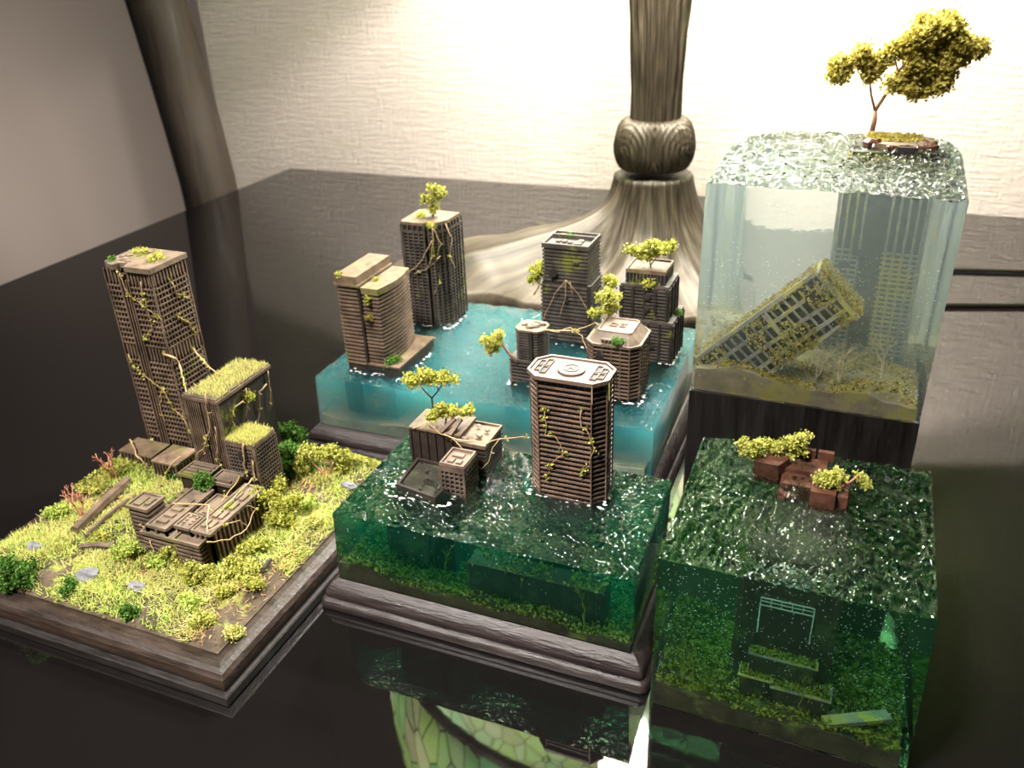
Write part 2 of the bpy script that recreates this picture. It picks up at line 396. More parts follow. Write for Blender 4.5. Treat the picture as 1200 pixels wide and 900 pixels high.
# column
vs = []; NC = 60
for i in range(NC + 1):
    z = .46 + i * .018
    for k in range(NT_):
        th = 2 * PI * k / NT_; r0 = .071 + .018 * ((z - .46) / .4) ** 1.2 if z > .46 else .071
        r0 = min(r0, .10)
        g = .013 * abs(math.sin(th * 9 + .4 * math.sin(z * 7))) ** .7 + .005 * abs(math.sin(th * 27 + 2 * noise.noise(Vector((th, z * 4, 0)))))
        vs.append(((r0 - g + .006) * math.cos(th), (r0 - g + .006) * math.sin(th), z))
fs = [(i * NT_ + k, i * NT_ + (k + 1) % NT_, (i + 1) * NT_ + (k + 1) % NT_, (i + 1) * NT_ + k) for i in range(NC) for k in range(NT_)]
fs += [tuple(range(NT_ - 1, -1, -1)), tuple(NC * NT_ + k for k in range(NT_))]
MB().add(vs, fs).build('column', 'bronze', lamp, smooth=True)
MB().tube([(0, 0, 1.5), (0, 0, 2.56)], .03, 12).build('shade_rod', 'bronze', lamp, smooth=True)
# shade
prof = [(.975, 1.26), (1.0, 1.45), (1.0, 1.7), (.98, 1.95), (.90, 2.2), (.72, 2.4), (.45, 2.52), (.22, 2.56)]
vs = []; n = 48
for (r, z) in prof:
    vs += [(r * math.cos(2 * PI * k / n), r * math.sin(2 * PI * k / n), z) for k in range(n)]
fs = [(i * n + k, i * n + (k + 1) % n, (i + 1) * n + (k + 1) % n, (i + 1) * n + k) for i in range(len(prof) - 1) for k in range(n)]
sh = MB().add(vs, fs).build('glass_shade', 'glass', lamp, smooth=True)
sm = sh.modifiers.new('s', 'SOLIDIFY'); sm.thickness = .004
MB().ring([(0.985 * math.cos(2 * PI * k / 48), .985 * math.sin(2 * PI * k / 48)) for k in range(48)], [(0.96 * math.cos(2 * PI * k / 48), .96 * math.sin(2 * PI * k / 48)) for k in range(48)], 1.235, 1.262).build('rim', 'bronze', lamp)
for a in (283, 43, 163):
    x, y = .48 * math.cos(math.radians(a)), .48 * math.sin(math.radians(a))
    MB().blob((x, y, 1.70), .115, 14, jit=0).build('bulb', 'bulb', lamp, smooth=True)
    MB().tube([(0, 0, 1.86), (x, y, 1.88), (x, y, 1.80)], .014, 8).build('socket_arm', 'bronze', lamp, smooth=True)
    l = bpy.data.lights.new('bulb_light', 'POINT'); l.energy = 21; l.color = (1, .915, .875); l.shadow_soft_size = .02
    o = bpy.data.objects.new('bulb_light', l); COL.objects.link(o); o.parent = lamp; o.location = Vector((x, y, 1.54)) * K
# cords on the table
c1 = MB().tube([(.02, 2.7, .0066), (.1, 2.92, .0066), (.28, 2.915, .0066), (.5, 2.96, .0066), (.9, 3.02, .0066), (1.6, 3.2, .0066)], .0062, 8)
tag(c1.build('lamp_cord', 'cord', smooth=True), 'black cord on the table nearer the wall, right of the pale resin cube', 'cord')
c1 = MB().tube([(.08, 2.45, .0066), (.05, 2.57, .0066), (.25, 2.60, .0066), (.45, 2.66, .0066), (.9, 2.72, .0066), (1.6, 2.7, .0066)], .0066, 8)
tag(c1.build('lamp_cord', 'cord', smooth=True), 'black cord on the table farther from the wall, lower of the two', 'cord')

# ------------------------------------------------------------------ foliage, trees, vines
def crown(blobs, n, size, rr=R, clump=7):
    mb = MB(); tot = sum(r[3] * r[3] for r in blobs)
    for (x, y, z, r, sz) in blobs:
        k = max(4, int(n * r * r / tot / clump))
        for _ in range(k):
            v = Vector((rr.gauss(0, 1), rr.gauss(0, 1), rr.gauss(0, 1))).normalized() * r * rr.uniform(.35, 1.0)
            c = Vector((x + v.x, y + v.y, z + v.z * sz))
            for _ in range(clump):
                mb.flake(c + Vector((rr.gauss(0, 1), rr.gauss(0, 1), rr.gauss(0, 1))) * size * 1.3, size * rr.uniform(.6, 1.2), rr)
    return mb
HX, HY = .918, .395
def sp(b, r, u, sz=1, k=5):   # sub-clumps making an uneven crown; b = (right, depth, up) offsets
    out = []
    for _ in range(k):
        a = R.uniform(-1, 1); d = R.uniform(-.7, .7); h = R.uniform(-.6, .6) * sz
        out.append((b[0] + a * r, b[1] + d * r, b[2] + h * r, r * R.uniform(.38, .62)))
    return out
def tree(name, label, base, limbs, blobs, n, size, fmat, bmat='bark', group=None, cat='tree', sq_=.7, spread=5):
    t = thing(name, label, cat, base, group)
    def W(a): return (a[0] * HX - a[1] * HY, a[0] * HY + a[1] * HX, a[2])
    if limbs:
        mb = MB()
        for L in limbs: mb.tube([W(p[:3]) for p in L], [p[3] for p in L], 6)
        mb.build('trunk', bmat, t, smooth=True)
    bl = []
    for (a, d, h, r) in blobs:
        for q in sp((a, d, h), r * .75, 0, sq_, spread): bl.append((*W(q[:3]), q[3], sq_))
    stuff(crown(bl, n, size).build('foliage', fmat, t)); return t
def branches(seed, base, height, r0, n=9, spread=.5, lv=3):
    rr = random.Random(seed); mb = MB()
    def go(p, d, L, r, l):
        q = p + d * L; mid = (p + q) / 2 + Vector((rr.gauss(0, 1), rr.gauss(0, 1), rr.gauss(0, .5))) * L * .08
        mb.tube([p, mid, q], [r, r * .85, r * .65], 5)
        if l == 0: return
        for _ in range(rr.choice((2, 3))):
            dd = (d + Vector((rr.uniform(-1, 1), rr.uniform(-1, 1), rr.uniform(-.3, .8))) * spread).normalized(); go(q, dd, L * rr.uniform(.55, .8), r * .65, l - 1)
    for _ in range(2): go(Vector(base), Vector((rr.uniform(-.3, .3), rr.uniform(-.3, .3), 1)).normalized(), height * .4, r0, lv)
    return mb
def vine(label, pts, r=.0016, wig=.006, leaves=6, lmat='olive', branch=2, seed=0, group='dry vines'):
    rr = random.Random(seed * 31 + 5); P = []
    pts = [Vector(p) for p in pts]
    for i in range(len(pts) - 1):
        n = max(2, int((pts[i + 1] - pts[i]).length / .012))
        for k in range(n):
            q = pts[i].lerp(pts[i + 1], k / n)
            if i or k: q = q + Vector((rr.uniform(-1, 1), rr.uniform(-.25, .25), rr.uniform(-1, 1))) * wig * .55
            P.append(q)
    P.append(pts[-1])
    t = thing('vine', label, 'vine', pts[0], group); o = Vector(pts[0])
    P = [p - o for p in P]; N = len(P)
    mb = MB().tube(P, [r * (1 - .6 * i / N) for i in range(N)], 5)
    for _ in range(branch):
        i = rr.randrange(1, max(2, N - 1)); q = [P[i]]
        for _ in range(4): q.append(q[-1] + Vector((rr.uniform(-1, 1), rr.uniform(-.2, .2), rr.uniform(-1.2, .5))) * wig)
        mb.tube(q, [r * .6] * 3 + [r * .4] * 2, 4)
    mb.build('stem', 'vine', t, smooth=True)
    if leaves:
        lm = MB()
        for _ in range(leaves):
            c = P[rr.randrange(N)]
            for _ in range(5): lm.flake(c + Vector((rr.gauss(0, 1), rr.gauss(0, .4), rr.gauss(0, 1))) * .003, .0026, rr)
        stuff(lm.build('leaves', lmat, t))
    return t
def tuft(label, c, r, n, fmat, size=.0032, flat=.5, name='moss_clump', cat='moss', group='moss clumps'):
    t = thing(name, label, cat, c, group)
    bl = [(R.uniform(-1, 1) * r * .6, R.uniform(-1, 1) * r * .6, r * flat * R.uniform(.1, .6), r * .5, flat) for _ in range(5)]
    stuff(crown(bl, n, size).build('foliage', fmat, t)); return t

# ------------------------------------------------------------------ moulded bases
def moulding(x0, x1, y0, y1, prof, rad):   # prof: (inset, z)
    rings = []
    for d, z in prof: rings.append([(x, y, z) for x, y in rrect(x0 + d, x1 - d, y0 + d, y1 - d, max(.0004, rad - d * .6) if rad > .001 else .0006, 5)])
    n = len(rings[0]); vs = [v for r in rings for v in r]
    fs = [(i * n + k, i * n + (k + 1) % n, (i + 1) * n + (k + 1) % n, (i + 1) * n + k) for i in range(len(rings) - 1) for k in range(n)]
    fs += [tuple(range(n - 1, -1, -1)), tuple((len(rings) - 1) * n + k for k in range(n))]
    return MB().add(vs, fs)
def ogee(x0, x1, y0, y1, zt, label, mat, rad=.012):
    c = ((x0 + x1) / 2, (y0 + y1) / 2, 0); t = thing('wooden_plinth', label, 'base', c, 'moulded wooden bases')
    h = zt / .0515
    low = [(.004, 0), (.0005, .003), (0, .008), (.002, .015), (.008, .0195)]
    hi = [(.010, .0196), (.008, .024), (.009, .032), (.014, .040), (.021, .046), (.027, .0500), (.029, .0515)]
    moulding(x0, x1, y0, y1, [(a, b * h) for a, b in low], rad).build('lower_bead', mat, t, True, off=c)
    moulding(x0, x1, y0, y1, [(a, b * h) for a, b in hi], rad).build('upper_moulding', mat, t, True, off=c)
    return t

# ------------------------------------------------------------------ resin blocks
def ripple(x, y, s, amp, st=(1, 1)):
    v = Vector((x * s * st[0], y * s * st[1], 3.1))
    return amp * (noise.noise(v) + .5 * abs(noise.noise(v * 2.3)) * 2 - .3 + .16 * noise.noise(v * 5.1))
def block(name, label, top, bot, zb, zt, mat, amp, s, nx=150, feet=(), st=(1, 1), round_back=0, cat='block', wall=None):
    (a, b, c, d) = [Vector(q) for q in top]; (e, f, g, h) = [Vector(q) for q in bot]
    ny = max(40, int(nx * (d - a).length / (b - a).length)); o = Vector(((a.x + b.x) / 2, (a.y + d.y) / 2))
    def quad(q, u, v): return (q[0] * (1 - u) + q[1] * u) * (1 - v) + (q[3] * (1 - u) + q[2] * u) * v
    def warp(u, v):
        if round_back and v > 1 - round_back:
            for s_ in (0, 1):
                cu = round_back * 1.1 if s_ == 0 else 1 - round_back * .35
                rb = round_back * (1.1 if s_ == 0 else .35)
                if (s_ == 0 and u < cu) or (s_ == 1 and u > cu):
                    du, dv = (u - cu) / rb, (v - 1 + round_back) / round_back
                    m_ = max(abs(du), abs(dv)); L = math.hypot(du, dv)
                    if L > 1e-6: k = m_ / L; du *= k; dv *= k
                    return cu + du * rb, 1 - round_back + dv * round_back
        return u, v
    vs = []; fs = []
    for j in range(ny + 1):
        for i in range(nx + 1):
            u, v = warp(i / nx, j / ny); p = quad((a, b, c, d), u, v)
            edge = min(i, nx - i, j, ny - j) / 3.0; k = min(1, edge)
            z = zt + ripple(p.x, p.y, s, amp, st) * (.25 + .75 * k) - (.0018 if edge == 0 else 0)
            for (fx, fy, fr) in feet:
                dd = math.hypot(p.x - fx, p.y - fy) - fr
                if dd < .02: z += .006 * math.exp(-(max(0, dd) / .008) ** 2) * (1 + .5 * noise.noise(Vector((p.x * 90, p.y * 90, 0))))
            vs.append((p.x, p.y, z))
            if i < nx and j < ny: q = j * (nx + 1) + i; fs.append((q, q + 1, q + nx + 2, q + nx + 1))
    loop = [(i, 0) for i in range(nx)] + [(nx, j) for j in range(ny)] + [(i, ny) for i in range(nx, 0, -1)] + [(0, j) for j in range(ny, 0, -1)]
    tl = [j * (nx + 1) + i for i, j in loop]; n = len(tl); b0 = len(vs)
    for (i, j) in loop:
        u, v = warp(i / nx, j / ny); p = quad((e, f, g, h), u, v); vs.append((p.x, p.y, zb))
    for k in range(n): fs.append((tl[(k + 1) % n], tl[k], b0 + k, b0 + (k + 1) % n))
    fs.append(tuple(b0 + k for k in range(n - 1, -1, -1)))
    ob = MB().add(vs, fs).build(name, mat, off=(o.x, o.y, zb))
    return tag(ob, label, cat)
def bed(x0, x1, y0, y1, zb, hf, mat, n=60, name='sediment_bed'):
    vs = []; fs = []
    for j in range(n + 1):
        for i in range(n + 1):
            x = x0 + (x1 - x0) * i / n; y = y0 + (y1 - y0) * j / n; vs.append((x, y, max(zb + .002, hf(x, y))))
            if i < n and j < n: q = j * (n + 1) + i; fs.append((q, q + 1, q + n + 2, q + n + 1))
    loop = [(i, 0) for i in range(n)] + [(n, j) for j in range(n)] + [(i, n) for i in range(n, 0, -1)] + [(0, j) for j in range(n, 0, -1)]
    tl = [j * (n + 1) + i for i, j in loop]; b0 = len(vs)
    for i, j in loop: vs.append((x0 + (x1 - x0) * i / n, y0 + (y1 - y0) * j / n, zb))
    m_ = len(tl)
    for k in range(m_): fs.append((tl[(k + 1) % m_], tl[k], b0 + k, b0 + (k + 1) % m_))
    fs.append(tuple(b0 + k for k in range(m_ - 1, -1, -1)))
    return MB().add(vs, fs).build(name, mat, off=((x0 + x1) / 2, (y0 + y1) / 2, zb))
def scatter(x0, x1, y0, y1, hf, n, size, lift=.004, dens=None, rr=R):
    mb = MB()
    for _ in range(n):
        x = rr.uniform(x0, x1); y = rr.uniform(y0, y1)
        if dens and rr.random() > dens(x, y): continue
        mb.flake((x, y, hf(x, y) + rr.uniform(0, lift)), size * rr.uniform(.6, 1.3), rr)
    return mb
def bubbles(x0, x1, y0, y1, z0, z1, n, r, label, rr=R, bias=1.0):
    mb = MB(); 
    for _ in range(n):
        x, y, z = rr.uniform(x0, x1), rr.uniform(y0, y1), z0 + (z1 - z0) * rr.random() ** bias; q = r * rr.uniform(.4, 1.1)
        mb.add([(x + q, y, z), (x - q, y, z), (x, y + q, z), (x, y - q, z), (x, y, z + q), (x, y, z - q)],
               [(0, 2, 4), (2, 1, 4), (1, 3, 4), (3, 0, 4), (2, 0, 5), (1, 2, 5), (3, 1, 5), (0, 3, 5)])
    return tag(mb.build('air_bubbles', 'bubble', off=((x0 + x1) / 2, (y0 + y1) / 2, z0)), label, 'bubbles', kind='stuff')
def inside(o, b):            # the part is cast into the block and moves with it
    o.location = o.location - b.location; o.parent = b
    if 'category' in o: del o['category']
    if 'group' in o: del o['group']
    return o
def nz(x, y, s, a, o=0): return a * noise.noise(Vector((x * s, y * s, o)))
def foam_glints(x, y, w, d, z, label, n=120, side=(-1, 1), rr=R):  # white beads stand for foam and for painted waterline glints
    mb = MB(); n = int(n * .7); w *= .93; d *= .93
    for _ in range(n):
        a = rr.uniform(0, 2 * PI); px = w / 2 * max(-1, min(1, 1.5 * math.cos(a))); py = d / 2 * max(-1, min(1, 1.5 * math.sin(a)))
        px *= 1 + rr.uniform(.0, .09); py *= 1 + rr.uniform(.0, .14)
        if py > d * .3: continue
        q = rr.uniform(.0007, .0019); mb.blob((x + px, y + py - .001, z + .0008), q, 5, (2.6, 1.3, .5), .3, rr)
    return tag(mb.build('foam_glint_beads', 'foam', smooth=True, off=(x, y, z)), label, 'foam', kind='stuff')

# ================================================================== GREEN BLOCK (front centre)
zG0, zG = .0519, .1891
ogee(-.7615, -.196, .905, 1.226, .0515, 'plum-brown moulded wooden base under the front green resin block', 'plumwood')
OC = (-.382, 1.120)
BG = block('green_resin_block', 'long emerald green resin block in front centre with two ruined buildings on top', [(-.7235, .932), (-.2255, .9335), (-.235, 1.198), (-.7245, 1.199)],
      [(-.7310, .932), (-.2285, .932), (-.238, 1.195), (-.7310, 1.198)], zG0, zG, 'resin_green', .0070, 40, 200,
      feet=((-.425, 1.12, .03), (-.382, 1.12, .03), (-.345, 1.12, .03), (-.63, 1.13, .05), (-.56, 1.12, .05), (-.56, 1.05, .03), (-.61, 1.03, .04)), st=(1, 1.3))
def hG(x, y): return zG0 + .014 + nz(x, y, 14, .012) + nz(x, y, 40, .005) + .02 * math.exp(-((x + .70) / .06) ** 2)
inside(tag(bed(-.728, -.230, .934, 1.193, zG0 + .0006, hG, 'silt'), 'mossy silt bed at the bottom of the emerald green block', 'ground'), BG)
inside(tag(scatter(-.725, -.233, .936, 1.19, hG, 9000, .0032, .008).build('submerged_moss', 'moss', off=(-.48, 1.06, zG0)), 'yellow-green moss on the bed inside the emerald green block', 'moss', kind='stuff'), BG)
t = thing('sunken_ruin', 'low mossy sunken ruin lying in front of the octagonal tower, inside emerald block', 'ruin', (-.40, 1.01, zG0 + .02))
MB().box(-.10, .12, -.03, .03, 0, .052).build('wall', 'sunk', t); fm = MB(); fins(fm, rect(-.10, .12, -.03, .03), 0, .055, .012, .004, .001, .003); fm.build('ribs', 'sunk', t)
MB().box(-.10, .12, -.033, .033, .0521, .057).build('roof', 'sunk', t); stuff(scatter(-.10, .12, -.033, .033, lambda x, y: .057, 900, .003, .003, lambda x, y: .5 + noise.noise(Vector((x * 30, y * 30, 0)))).build('roof_moss', 'moss', t)); MB().box(-.03, .0, -.034, -.030, .02, .045).build('doorway', 'core_black', t)
for i, (u, v) in enumerate(((530, 665), (620, 690), (680, 735), (470, 635))):
    p = at(u, v, zG0 + .03); p.y = max(p.y, .95)
    tag(branches(40 + i, (0, 0, 0), .075, .0012, lv=3, spread=.7).build('sunken_twig', 'moss', off=(0, 0, 0)), ('pale bare twig tree inside emerald block, left of its middle', 'thin submerged twig in emerald block below the octagonal tower',
        'small submerged twig near right end of emerald block', 'small submerged twig near left end of emerald block')[i], 'twig', 'twigs inside the emerald block').location = (p.x * K, max(.96, p.y) * K, (zG0 + .02) * K)
inside(bubbles(-.72, -.24, .936, 1.19, zG0 + .02, zG - .01, 260, .0011, 'tiny air bubbles inside the emerald green block'), BG)

# --- octagonal tower
t = thing('octagonal_tower', 'brown octagonal tower with round helipad roof on the emerald block', 'tower', (*OC, .075), 'model towers')
z0 = .075; H = lambda z: z - z0
oc = cham(-.0615, .0615, -.036, .036, .0185)
MB().prism(inset(oc, .0042), 0, H(.403)).build('core', 'core', t)
MB().prism(inset(oc, .001), 0, H(zG - .004)).build('submerged_shaft', 'sunk', t)
floors(t, oc, H(.190), H(.388), 23, .0024, 'slab_red')
mb = MB(); fins(mb, inset(oc, .0022), H(.19), H(.39), .0062, .0016, .002); stuff(mb.build('mullions', 'core', t))
mb = MB()
for x, y in oc: mb.box(x * 1.005 - .0009, x * 1.005 + .0009, y * 1.01 - .0009, y * 1.01 + .0009, H(.188), H(.398))
stuff(mb.build('corner_ribs', 'slab_red', t))
mb = MB(); fins(mb, inset(oc, .003), H(.388), H(.402), .010, .0012, .003); stuff(mb.build('top_colonnade', 'slab', t))
MB().prism(oc, H(.3885), H(.3915)).build('upper_slab', 'slab_red', t)
ro = cham(-.0655, .0655, -.0395, .0395, .020)
MB().prism(ro, H(.402), H(.406)).build('roof', 'roof_red', t)
rf = MB().ring(ro, inset(ro, .004), H(.406), H(.4085)).build('parapet', 'roof_red', t)
hp = MB().lathe([(.0215, H(.4062)), (.0215, H(.4090)), (.019, H(.4095))], 32).build('helipad', 'roof_red', t)
MB().ring([(0.0125 * math.cos(2 * PI * k / 28), .0125 * math.sin(2 * PI * k / 28)) for k in range(28)], [(0.0105 * math.cos(2 * PI * k / 28), .0105 * math.sin(2 * PI * k / 28)) for k in range(28)], H(.4095), H(.4106)).build('landing_circle', 'roof_red', hp)
mb = MB(); mb.box(-.005, -.003, -.0055, .0055, H(.4095), H(.4106)); mb.box(.003, .005, -.0055, .0055, H(.4095), H(.4106)); mb.box(-.003, .003, -.001, .001, H(.4095), H(.4106)); mb.build('landing_mark', 'roof_red', hp)
for sx in (-1, 1):
    for (a, b, c, d) in ((.036, .044, -.022, -.003), (.046, .054, -.016, -.002), (.036, .044, .002, .022), (.046, .054, .003, .016)):
        x0_, x1_ = sorted((sx * a, sx * b)); MB().box(x0_, x1_, c, d, H(.4061), H(.4066)).build('roof_pit', 'core_black', t)
        MB().ring(rect(x0_ - .001, x1_ + .001, c - .001, d + .001), rect(x0_, x1_, c, d), H(.4061), H(.4085)).build('pit_rim', 'roof_red', t)
mb = MB()
for q in inset(ro, -.001):
    if q[0] > 0: mb.tube([(q[0] * .98, q[1] * .98, H(.404)), (q[0] * .985, q[1] * .98, H(.39)), (q[0] * .99, q[1] * .99, H(.375))], .0008, 4)
stuff(mb.build('hanging_roots', 'vine', t))
foam_glints(OC[0], OC[1], .128, .078, zG + .001, 'ring of white foam and painted glints round the foot of the octagonal tower', 90)
Y = OC[1] - .0385
vine('thin vine with leaves on left half of octagonal tower front', [aty(638, 480, Y), aty(640, 510, Y), aty(650, 512, Y), aty(660, 530, Y), aty(645, 545, Y), aty(640, 560, Y)], .0008, .004, 12, 'olive', 2, 1)
vine('thin vine with leaves on right half of octagonal tower front', [aty(681, 480, Y), aty(681, 500, Y), aty(690, 505, Y), aty(697, 528, Y), aty(690, 545, Y), aty(681, 557, Y)], .0008, .003, 10, 'olive', 2, 2)

# --- ribbed ruin with trees
t = thing('ribbed_ruin', 'dark ribbed twin-wing ruin with two small trees on the emerald block', 'ruin', (-.592, 1.12, .075), 'ruined blocks')
z0 = .075; cx, cy = -.592, 1.12
def L(x0_, x1_, y0_, y1_, a, b): return (x0_ - cx, x1_ - cx, y0_ - cy, y1_ - cy, a - z0, b - z0)
lw = MB().box(*L(-.668, -.575, 1.105, 1.168, .075, .258)).build('left_wing', 'core', t)
rw = MB().box(*L(-.575, -.525, 1.095, 1.165, .075, .250)).build('right_wing', 'core_black', t)
mb = MB(); fins(mb, rect(-.668 - cx, -.575 - cx, 1.105 - cy, 1.168 - cy), H(.19), H(.256), .0155, .0035, .001, .0022); mb.build('pilasters', 'core', t)
mb = MB()
for k in range(7): mb.prism(inset(rect(*L(-.575, -.525, 1.095, 1.165, 0, 0)[:4]), -.0015), H(.195 + k * .0075), H(.1985 + k * .0075))
stuff(mb.build('right_wing_bands', 'core', t))
MB().box(*L(-.670, -.573, 1.103, 1.170, .2582, .262)).build('left_roof', 'roof_dark', t)
MB().box(*L(-.576, -.523, 1.093, 1.167, .2502, .254)).build('right_roof', 'roof_dark', t)
rr_ = rect(*L(-.576, -.523, 1.093, 1.167, 0, 0)[:4]); MB().ring(rr_, inset(rr_, .003), H(.254), H(.257)).build('right_parapet', 'roof_dark', t)
for x, y, s_ in ((-.62, 1.12, .006), (-.565, 1.105, .005), (-.545, 1.12, .006), (-.540, 1.14, .005), (-.56, 1.15, .004)):
    MB().blob((x - cx, y - cy, H(.259)), s_, 6, (1.2, 1, .4)).build('roof_rubble', 'roof', t)
for i, (x, y, a) in enumerate(((-.600, 1.115, .5), (-.592, 1.120, .9), (-.586, 1.113, .2))):
    o = MB().box(-.004, .004, -.017, .017, -.002, .002).build('fallen_beam', 'slab', t); o.location = Vector((x - cx, y - cy, H(.271))) * K; o.rotation_euler = (.5, .1, -a)
MB().prism([(q[0] - cx, q[1] - cy) for q in [(-.655, 1.02), (-.575, 1.005), (-.565, 1.10), (-.66, 1.105)]], H(.10), H(.197)).build('podium', 'sunk', t)
pq = [(q[0] - cx, q[1] - cy) for q in [(-.655, 1.02), (-.575, 1.005), (-.565, 1.10), (-.66, 1.105)]]
MB().ring(pq, inset(pq, .005), H(.197), H(.2015)).build('podium_rim', 'core', t)
foam_glints(-.61, 1.055, .115, .11, zG + .002, 'white foam and painted glints along the flooded podium of the ribbed ruin', 110)
# --- small grid block
t = thing('grid_block', 'small square grid-fronted block in front of the ribbed ruin', 'ruin', (-.556, 1.058, .075), 'ruined blocks')
g = rect(-.0215, .0215, -.025, .025)
MB().prism(inset(g, .003), 0, H(.247)).build('core', 'core', t)
floors(t, rrect(-.0225, .0225, -.026, .026, .005, 3), H(.186), H(.237), 6, .003, 'slab_dark')
mb = MB(); fins(mb, g, H(.186), H(.236), .0085, .002, .003, .0012); stuff(mb.build('mullions', 'slab', t))
MB().prism(inset(g, -.001), H(.237), H(.2485)).build('roof', 'slab', t); MB().ring(g, inset(g, .003), H(.2485), H(.252)).build('parapet', 'roof', t)
for (a, b, c, d) in ((-.012, -.002, -.016, -.004), (-.012, .008, .002, .012), (.003, .012, -.016, -.006)): MB().box(a, b, c, d, H(.2485), H(.2515)).build('roof_unit', 'roof', t)
# trees on it
tree('flat_topped_tree', 'thin black-stemmed flat-topped tree on left corner of the ribbed ruin', (-.6393, 1.1385, .262),
     [[(0, 0, 0, .0022), (.0, 0, .022, .0018), (0, 0, .042, .0017)], [(0, 0, .042, .0016), (-.010, 0, .055, .0012), (-.019, 0, .068, .0009)], [(0, 0, .042, .0016), (.012, 0, .056, .0012), (.020, 0, .068, .0009)], [(.012, 0, .056, .001), (.010, .004, .07, .0007)]],
     [(-.025, 0, .078, .019), (-.006, 0, .088, .018), (.006, 0, .078, .013), (.026, 0, .082, .017), (.036, 0, .078, .012)], 2600, .0026, 'olive', 'darkbark', sq_=.55)
tree('low_bush', 'wide leafy bush between the wings of the ribbed ruin roof', (-.612, 1.128, .262), [[(0, 0, 0, .002), (.004, 0, .02, .0015), (-.01, 0, .03, .001)], [(.004, 0, .02, .0015), (.03, 0, .03, .001)]],
     [(-.014, 0, .020, .015), (.004, 0, .022, .017), (.018, 0, .024, .013), (.036, 0, .026, .013), (.0, 0, .036, .010)], 2400, .0026, 'olive', cat='bush', sq_=.6)
vine('long pale vine strung from ribbed ruin roof to the octagonal tower', [(-.60, 1.098, .263), (-.57, 1.09, .262), (-.545, 1.095, .262), (-.522, 1.095, .262), (-.50, 1.10, .272), (-.47, 1.09, .286), (-.447, 1.09, .292)], .0013, .003, 2, 'olive', 2, 3)
vine('pale vine hanging down the right wing of ribbed ruin', [(-.50, 1.10, .272), (-.512, 1.095, .255), (-.515, 1.092, .235), (-.522, 1.090, .222), (-.53, 1.088, .215)], .001, .003, 0, 'olive', 1, 4)
vine('tangled dry vine crossing the front edge of the ribbed ruin roof', [(-.660, 1.10, .262), (-.64, 1.115, .268), (-.61, 1.10, .264), (-.59, 1.095, .262), (-.565, 1.088, .25), (-.55, 1.085, .235), (-.53, 1.088, .215)], .001, .004, 2, 'olive', 3, 5)

# ================================================================== CYAN BLOCK (back centre)
zC0, zC = .0519, .171
ogee(-1.085, -.285, 1.333, 1.895, .0515, 'dark moulded wooden base under the wide cyan resin block', 'plumwood')
BC = block('cyan_resin_block', 'wide turquoise resin block behind with six ruined towers rising from it', [(-1.0505, 1.369), (-.3075, 1.372), (-.322, 1.858), (-1.0505, 1.850)],
      [(-1.0540, 1.366), (-.3105, 1.372), (-.320, 1.85), (-1.0540, 1.845)], zC0, zC, 'resin_cyan', .0092, 34, 210,
      feet=((-.96, 1.5, .06), (-.935, 1.735, .05), (-.59, 1.73, .06), (-.40, 1.70, .055), (-.42, 1.515, .05), (-.60, 1.495, .035)))
def hC(x, y): return zC0 + .025 + nz(x, y, 9, .014)
inside(tag(bed(-1.050, -.322, 1.370, 1.845, zC0 + .0006, hC, 'murk'), 'murky silt bed at the bottom of the turquoise block', 'ground'), BC)
inside(bubbles(-1.04, -.33, 1.375, 1.41, zC0 + .02, zC - .01, 260, .0011, 'tiny air bubbles inside the turquoise block'), BC)

# C1 banded slab tower with podium
t = thing('banded_tower', 'brown banded tower with two-level roof at left end of turquoise block', 'tower', (-.95, 1.50, .08), 'model towers'); z0 = .08; cx, cy = -.95, 1.50
A_ = rect(*L(-1.000, -.950, 1.420, 1.560, 0, 0)[:4])
def curved(x0_, x1_, y0_, y1_, b, n=8): return [(x0_, y0_), (x1_, y0_)] + [(x1_ + b * math.sin(PI * k / n), y0_ + (y1_ - y0_) * k / n) for k in range(1, n)] + [(x1_, y1_), (x0_, y1_)]
B_ = curved(-.945 - cx, -.905 - cx, 1.425 - cy, 1.560 - cy, .010)
MB().prism(inset(A_, .003), 0, H(.366)).build('rear_core', 'core', t); MB().prism(inset(B_, .003), 0, H(.350)).build('front_core', 'core_black', t)
floors(t, A_, H(.187), H(.364), 20, .0042, 'slab'); floors(t, B_, H(.187), H(.349), 19, .0042, 'slab')
A2 = inset(A_, -.004); MB().prism(A2, H(.366), H(.3705)).build('upper_roof', 'roof_dark', t); MB().prism(inset(A_, -.001), H(.3705), H(.388)).build('roof_box', 'roof_dark', t)
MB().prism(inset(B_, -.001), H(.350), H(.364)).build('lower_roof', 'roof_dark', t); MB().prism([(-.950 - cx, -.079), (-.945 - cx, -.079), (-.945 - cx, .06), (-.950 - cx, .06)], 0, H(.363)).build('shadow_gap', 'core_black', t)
pd = rect(*L(-.945, -.872, 1.422, 1.585, 0, 0)[:4]); MB().prism(pd, 0, H(.188)).build('podium', 'core_black', t); MB().prism(inset(pd, -.002), H(.188), H(.192)).build('podium_roof', 'roof_dark', t)
foam_glints(-.92, 1.50, .13, .18, zC + .002, 'white foam and painted glints at the foot of the banded tower', 80)
tuft('bright yellow tuft on upper roof corner of banded tower', (-.99, 1.425, .388), .008, 160, 'lime', .002)
tuft('yellow-green tuft on lower roof of banded tower', (-.935, 1.47, .364), .010, 200, 'lime', .002)
tuft('green plant on podium of banded tower', (-.893, 1.435, .191), .016, 420, 'green', .0026, 1.1)
tuft('olive growth hanging on upper front corner of banded tower', (-.925, 1.42, .335), .009, 200, 'olive', .0022, 1.5)
tuft('olive moss halfway up front of banded tower', (-.93, 1.42, .30), .008, 140, 'pmoss', .002, .8)

